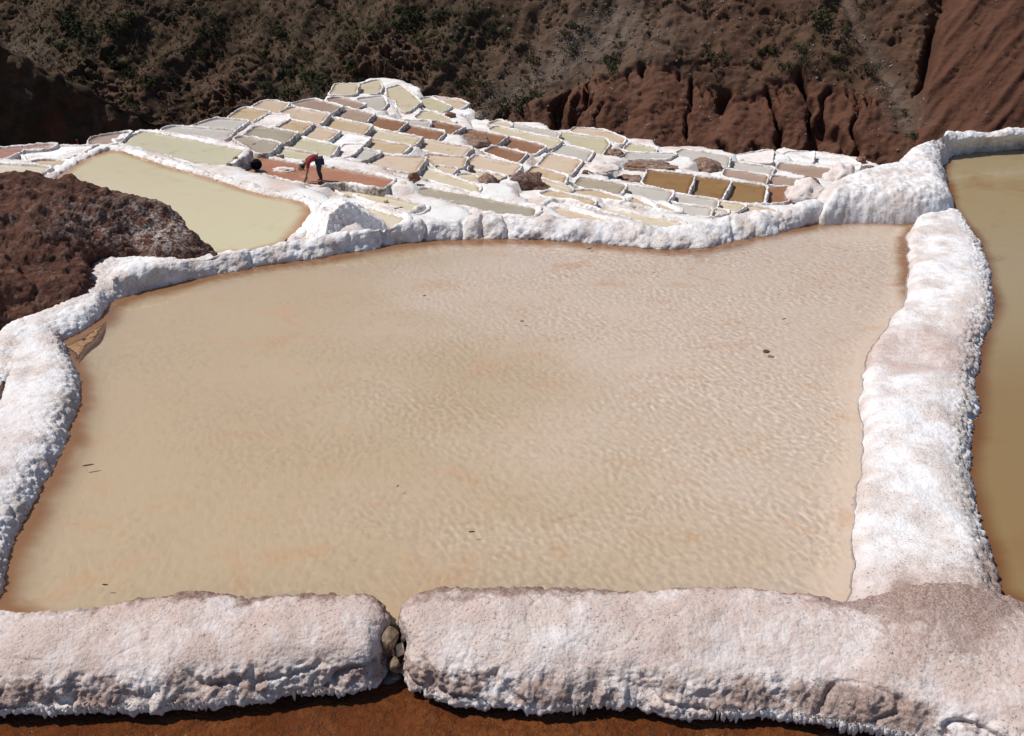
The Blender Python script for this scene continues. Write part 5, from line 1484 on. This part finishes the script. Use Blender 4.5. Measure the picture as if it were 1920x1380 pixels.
def build_person(root, J, mats):
    """J: joint dict. one continuous body plus clothes as children"""
    s = Sk()
    pel = s.add(J['pelvis'], .115); sp = s.add(J['spine'], .115, pel); ch = s.add(J['chest'], .125, sp)
    nk = s.add(J['neck'], .05, ch)
    hb = s.add(J['jaw'], .072, nk); hm = s.add(J['face'], .092, hb); ht = s.add(J['crown'], .066, hm)
    s.add(J['nose'], .014, hm)
    for sd in ('l', 'r'):
        sh = s.add(J['shoulder_' + sd], .058, ch); el = s.add(J['elbow_' + sd], .040, sh); wr = s.add(J['wrist_' + sd], .026, el)
        W_ = np.array(J['wrist_' + sd], float); E = np.array(J['elbow_' + sd], float)
        f = (W_ - E) / np.linalg.norm(W_ - E)
        side = np.cross(f, np.array(J['palm_' + sd], float)); side /= np.linalg.norm(side)
        curl = np.array(J['palm_' + sd], float)
        pm = s.add(tuple(W_ + f * .06), (.036, .020), wr)
        for k, (off, ln) in enumerate(((-.030, .066), (-.010, .078), (.010, .074), (.030, .058))):
            k1 = s.add(tuple(W_ + f * .095 + side * off), .010, pm)
            k2 = s.add(tuple(W_ + f * (.095 + ln * .55) + side * off * 1.15 + curl * .012), .009, k1)
            s.add(tuple(W_ + f * (.095 + ln * .95) + side * off * 1.15 + curl * .034), .0075, k2)
        t1 = s.add(tuple(W_ + f * .050 - side * .044 + curl * .012), .012, pm)
        s.add(tuple(W_ + f * .092 - side * .058 + curl * .030), .010, t1)
        hp_ = s.add(J['hip_' + sd], .085, pel); kn = s.add(J['knee_' + sd], .058, hp_); an = s.add(J['ankle_' + sd], .038, kn)
        s.add(J['toe_' + sd], .036, an)
    child(skin_obj('body', s.v, s.e, s.r, mats['skin']), root)
    s = Sk()
    pel = s.add(tuple(np.array(J['pelvis']) * .8 + np.array(J['spine']) * .2), (.150, .135)); sp = s.add(J['spine'], (.160, .140), pel); ch = s.add(J['chest'], (.165, .140), sp)
    s.add(tuple(np.array(J['chest']) * .45 + np.array(J['neck']) * .55), .080, ch)
    for sd in ('l', 'r'):
        sh = s.add(J['shoulder_' + sd], .076, ch)
        s.add(tuple(np.array(J['shoulder_' + sd]) * .25 + np.array(J['elbow_' + sd]) * .75), .058, sh)
    child(skin_obj('shirt', s.v, s.e, s.r, mats['shirt']), root)
    s = Sk()
    pel = s.add(J['pelvis'], (.150, .130))
    for sd in ('l', 'r'):
        hp_ = s.add(J['hip_' + sd], .104, pel); kn = s.add(J['knee_' + sd], .076, hp_)
        s.add(tuple(np.array(J['knee_' + sd]) * .2 + np.array(J['ankle_' + sd]) * .8), .060, kn)
    child(skin_obj('trousers', s.v, s.e, s.r, mats['pants']), root)
    # hat: brim and crown along the head axis; hair below it
    ax = (np.array(J['crown']) - np.array(J['face'])).astype(float); ax /= np.linalg.norm(ax)
    hat = child(link('hat', lathe('hat', [(.001, .105), (.06, .100), (.095, .07), (.104, .0), (.165, -.015), (.168, -.022), (.10, -.012), (.098, .0)], 24), mats['hat']), root)
    hat.location = Vector(J['face']) + Vector(ax) * .055
    hat.rotation_euler = Vector(ax).to_track_quat('Z', 'Y').to_euler()
    hr = child(link('hair', lump_mesh('hair', (.098, .098, .085), 301, 3, .08), mats['hair']), root)
    back = np.array(J['face']) - np.array(J['nose']); back = back / np.linalg.norm(back)
    hr.location = Vector(J['face']) + Vector(back) * .022 + Vector(ax) * .012
    for sgn in (-1, 1):
        sdv = np.cross(ax, back); sdv /= np.linalg.norm(sdv)
        fc = np.array(J['nose']) * .80 + np.array(J['face']) * .20
        ey = child(link('eye', lump_mesh('eye', (.011, .011, .011), 310, 2, 0), mats['hair']), root)
        ey.location = Vector(fc + sdv * sgn * .032 + ax * .018 + back * .006)

# stooping worker: faces +X locally, hands in the brine
J = dict(pelvis=(-.02, 0, .80), spine=(.17, 0, .90), chest=(.36, 0, .82), neck=(.48, 0, .72), jaw=(.53, 0, .64), face=(.575, 0, .60), crown=(.64, 0, .545), nose=(.545, 0, .515),
  shoulder_l=(.38, .17, .77), elbow_l=(.43, .21, .49), wrist_l=(.52, .20, .24), palm_l=(-.3, -.9, 0),
  shoulder_r=(.38, -.17, .77), elbow_r=(.40, -.22, .49), wrist_r=(.46, -.17, .24), palm_r=(-.3, .9, 0),
  hip_l=(-.01, .10, .76), knee_l=(.06, .15, .43), ankle_l=(-.03, .17, .09), toe_l=(.13, .20, .035),
  hip_r=(-.01, -.10, .76), knee_r=(.05, -.17, .43), ankle_r=(-.06, -.20, .09), toe_r=(.10, -.24, .035))
for k in ('palm_l', 'palm_r'):
    v = np.array(J[k]); J[k] = tuple(v / np.linalg.norm(v))
wl_ = P(602, 341, wpan['lev'])
wk = empty('person', (wl_[0], wl_[1], wl_[2] - .02), 'person in dark red shirt and navy trousers stooping, hands in the rust red pan', 'person')
wk.rotation_euler = (0, 0, math.radians(196))
wk.scale = (.85, .85, .85)
build_person(wk, J, dict(skin=M['skin'], shirt=M['shirt'], pants=M['pants'], hat=M['hat'], hair=M['hair']))

# far person on the spur path
J2 = dict(pelvis=(0, 0, .92), spine=(.01, 0, 1.10), chest=(.02, 0, 1.30), neck=(.03, 0, 1.46), jaw=(.06, 0, 1.53), face=(.055, 0, 1.60), crown=(.05, 0, 1.68), nose=(.15, 0, 1.585),
  shoulder_l=(.02, .18, 1.38), elbow_l=(.02, .24, 1.10), wrist_l=(.10, .24, .86), palm_l=(0, -1, 0),
  shoulder_r=(.02, -.18, 1.38), elbow_r=(-.02, -.24, 1.10), wrist_r=(.06, -.24, .86), palm_r=(0, 1, 0),
  hip_l=(0, .09, .88), knee_l=(.10, .10, .48), ankle_l=(.10, .10, .08), toe_l=(.24, .11, .035),
  hip_r=(0, -.09, .88), knee_r=(.02, -.10, .48), ankle_r=(-.14, -.10, .09), toe_r=(.0, -.11, .035))
best = np.argmin((spx - 147) ** 2 + (spy - 256) ** 2 + (SG[..., 1] > 124) * 1e4)
q = SG.reshape(-1, 3)[best]
p2 = empty('person', tuple(q), 'tiny distant person in scarlet top and pale hat walking on the dark spur', 'person')
p2.rotation_euler = (0, 0, math.radians(230))
build_person(p2, J2, dict(skin=M['skin'], shirt=M['shirt2'], pants=M['pants2'], hat=M['hat2'], hair=M['hair']))
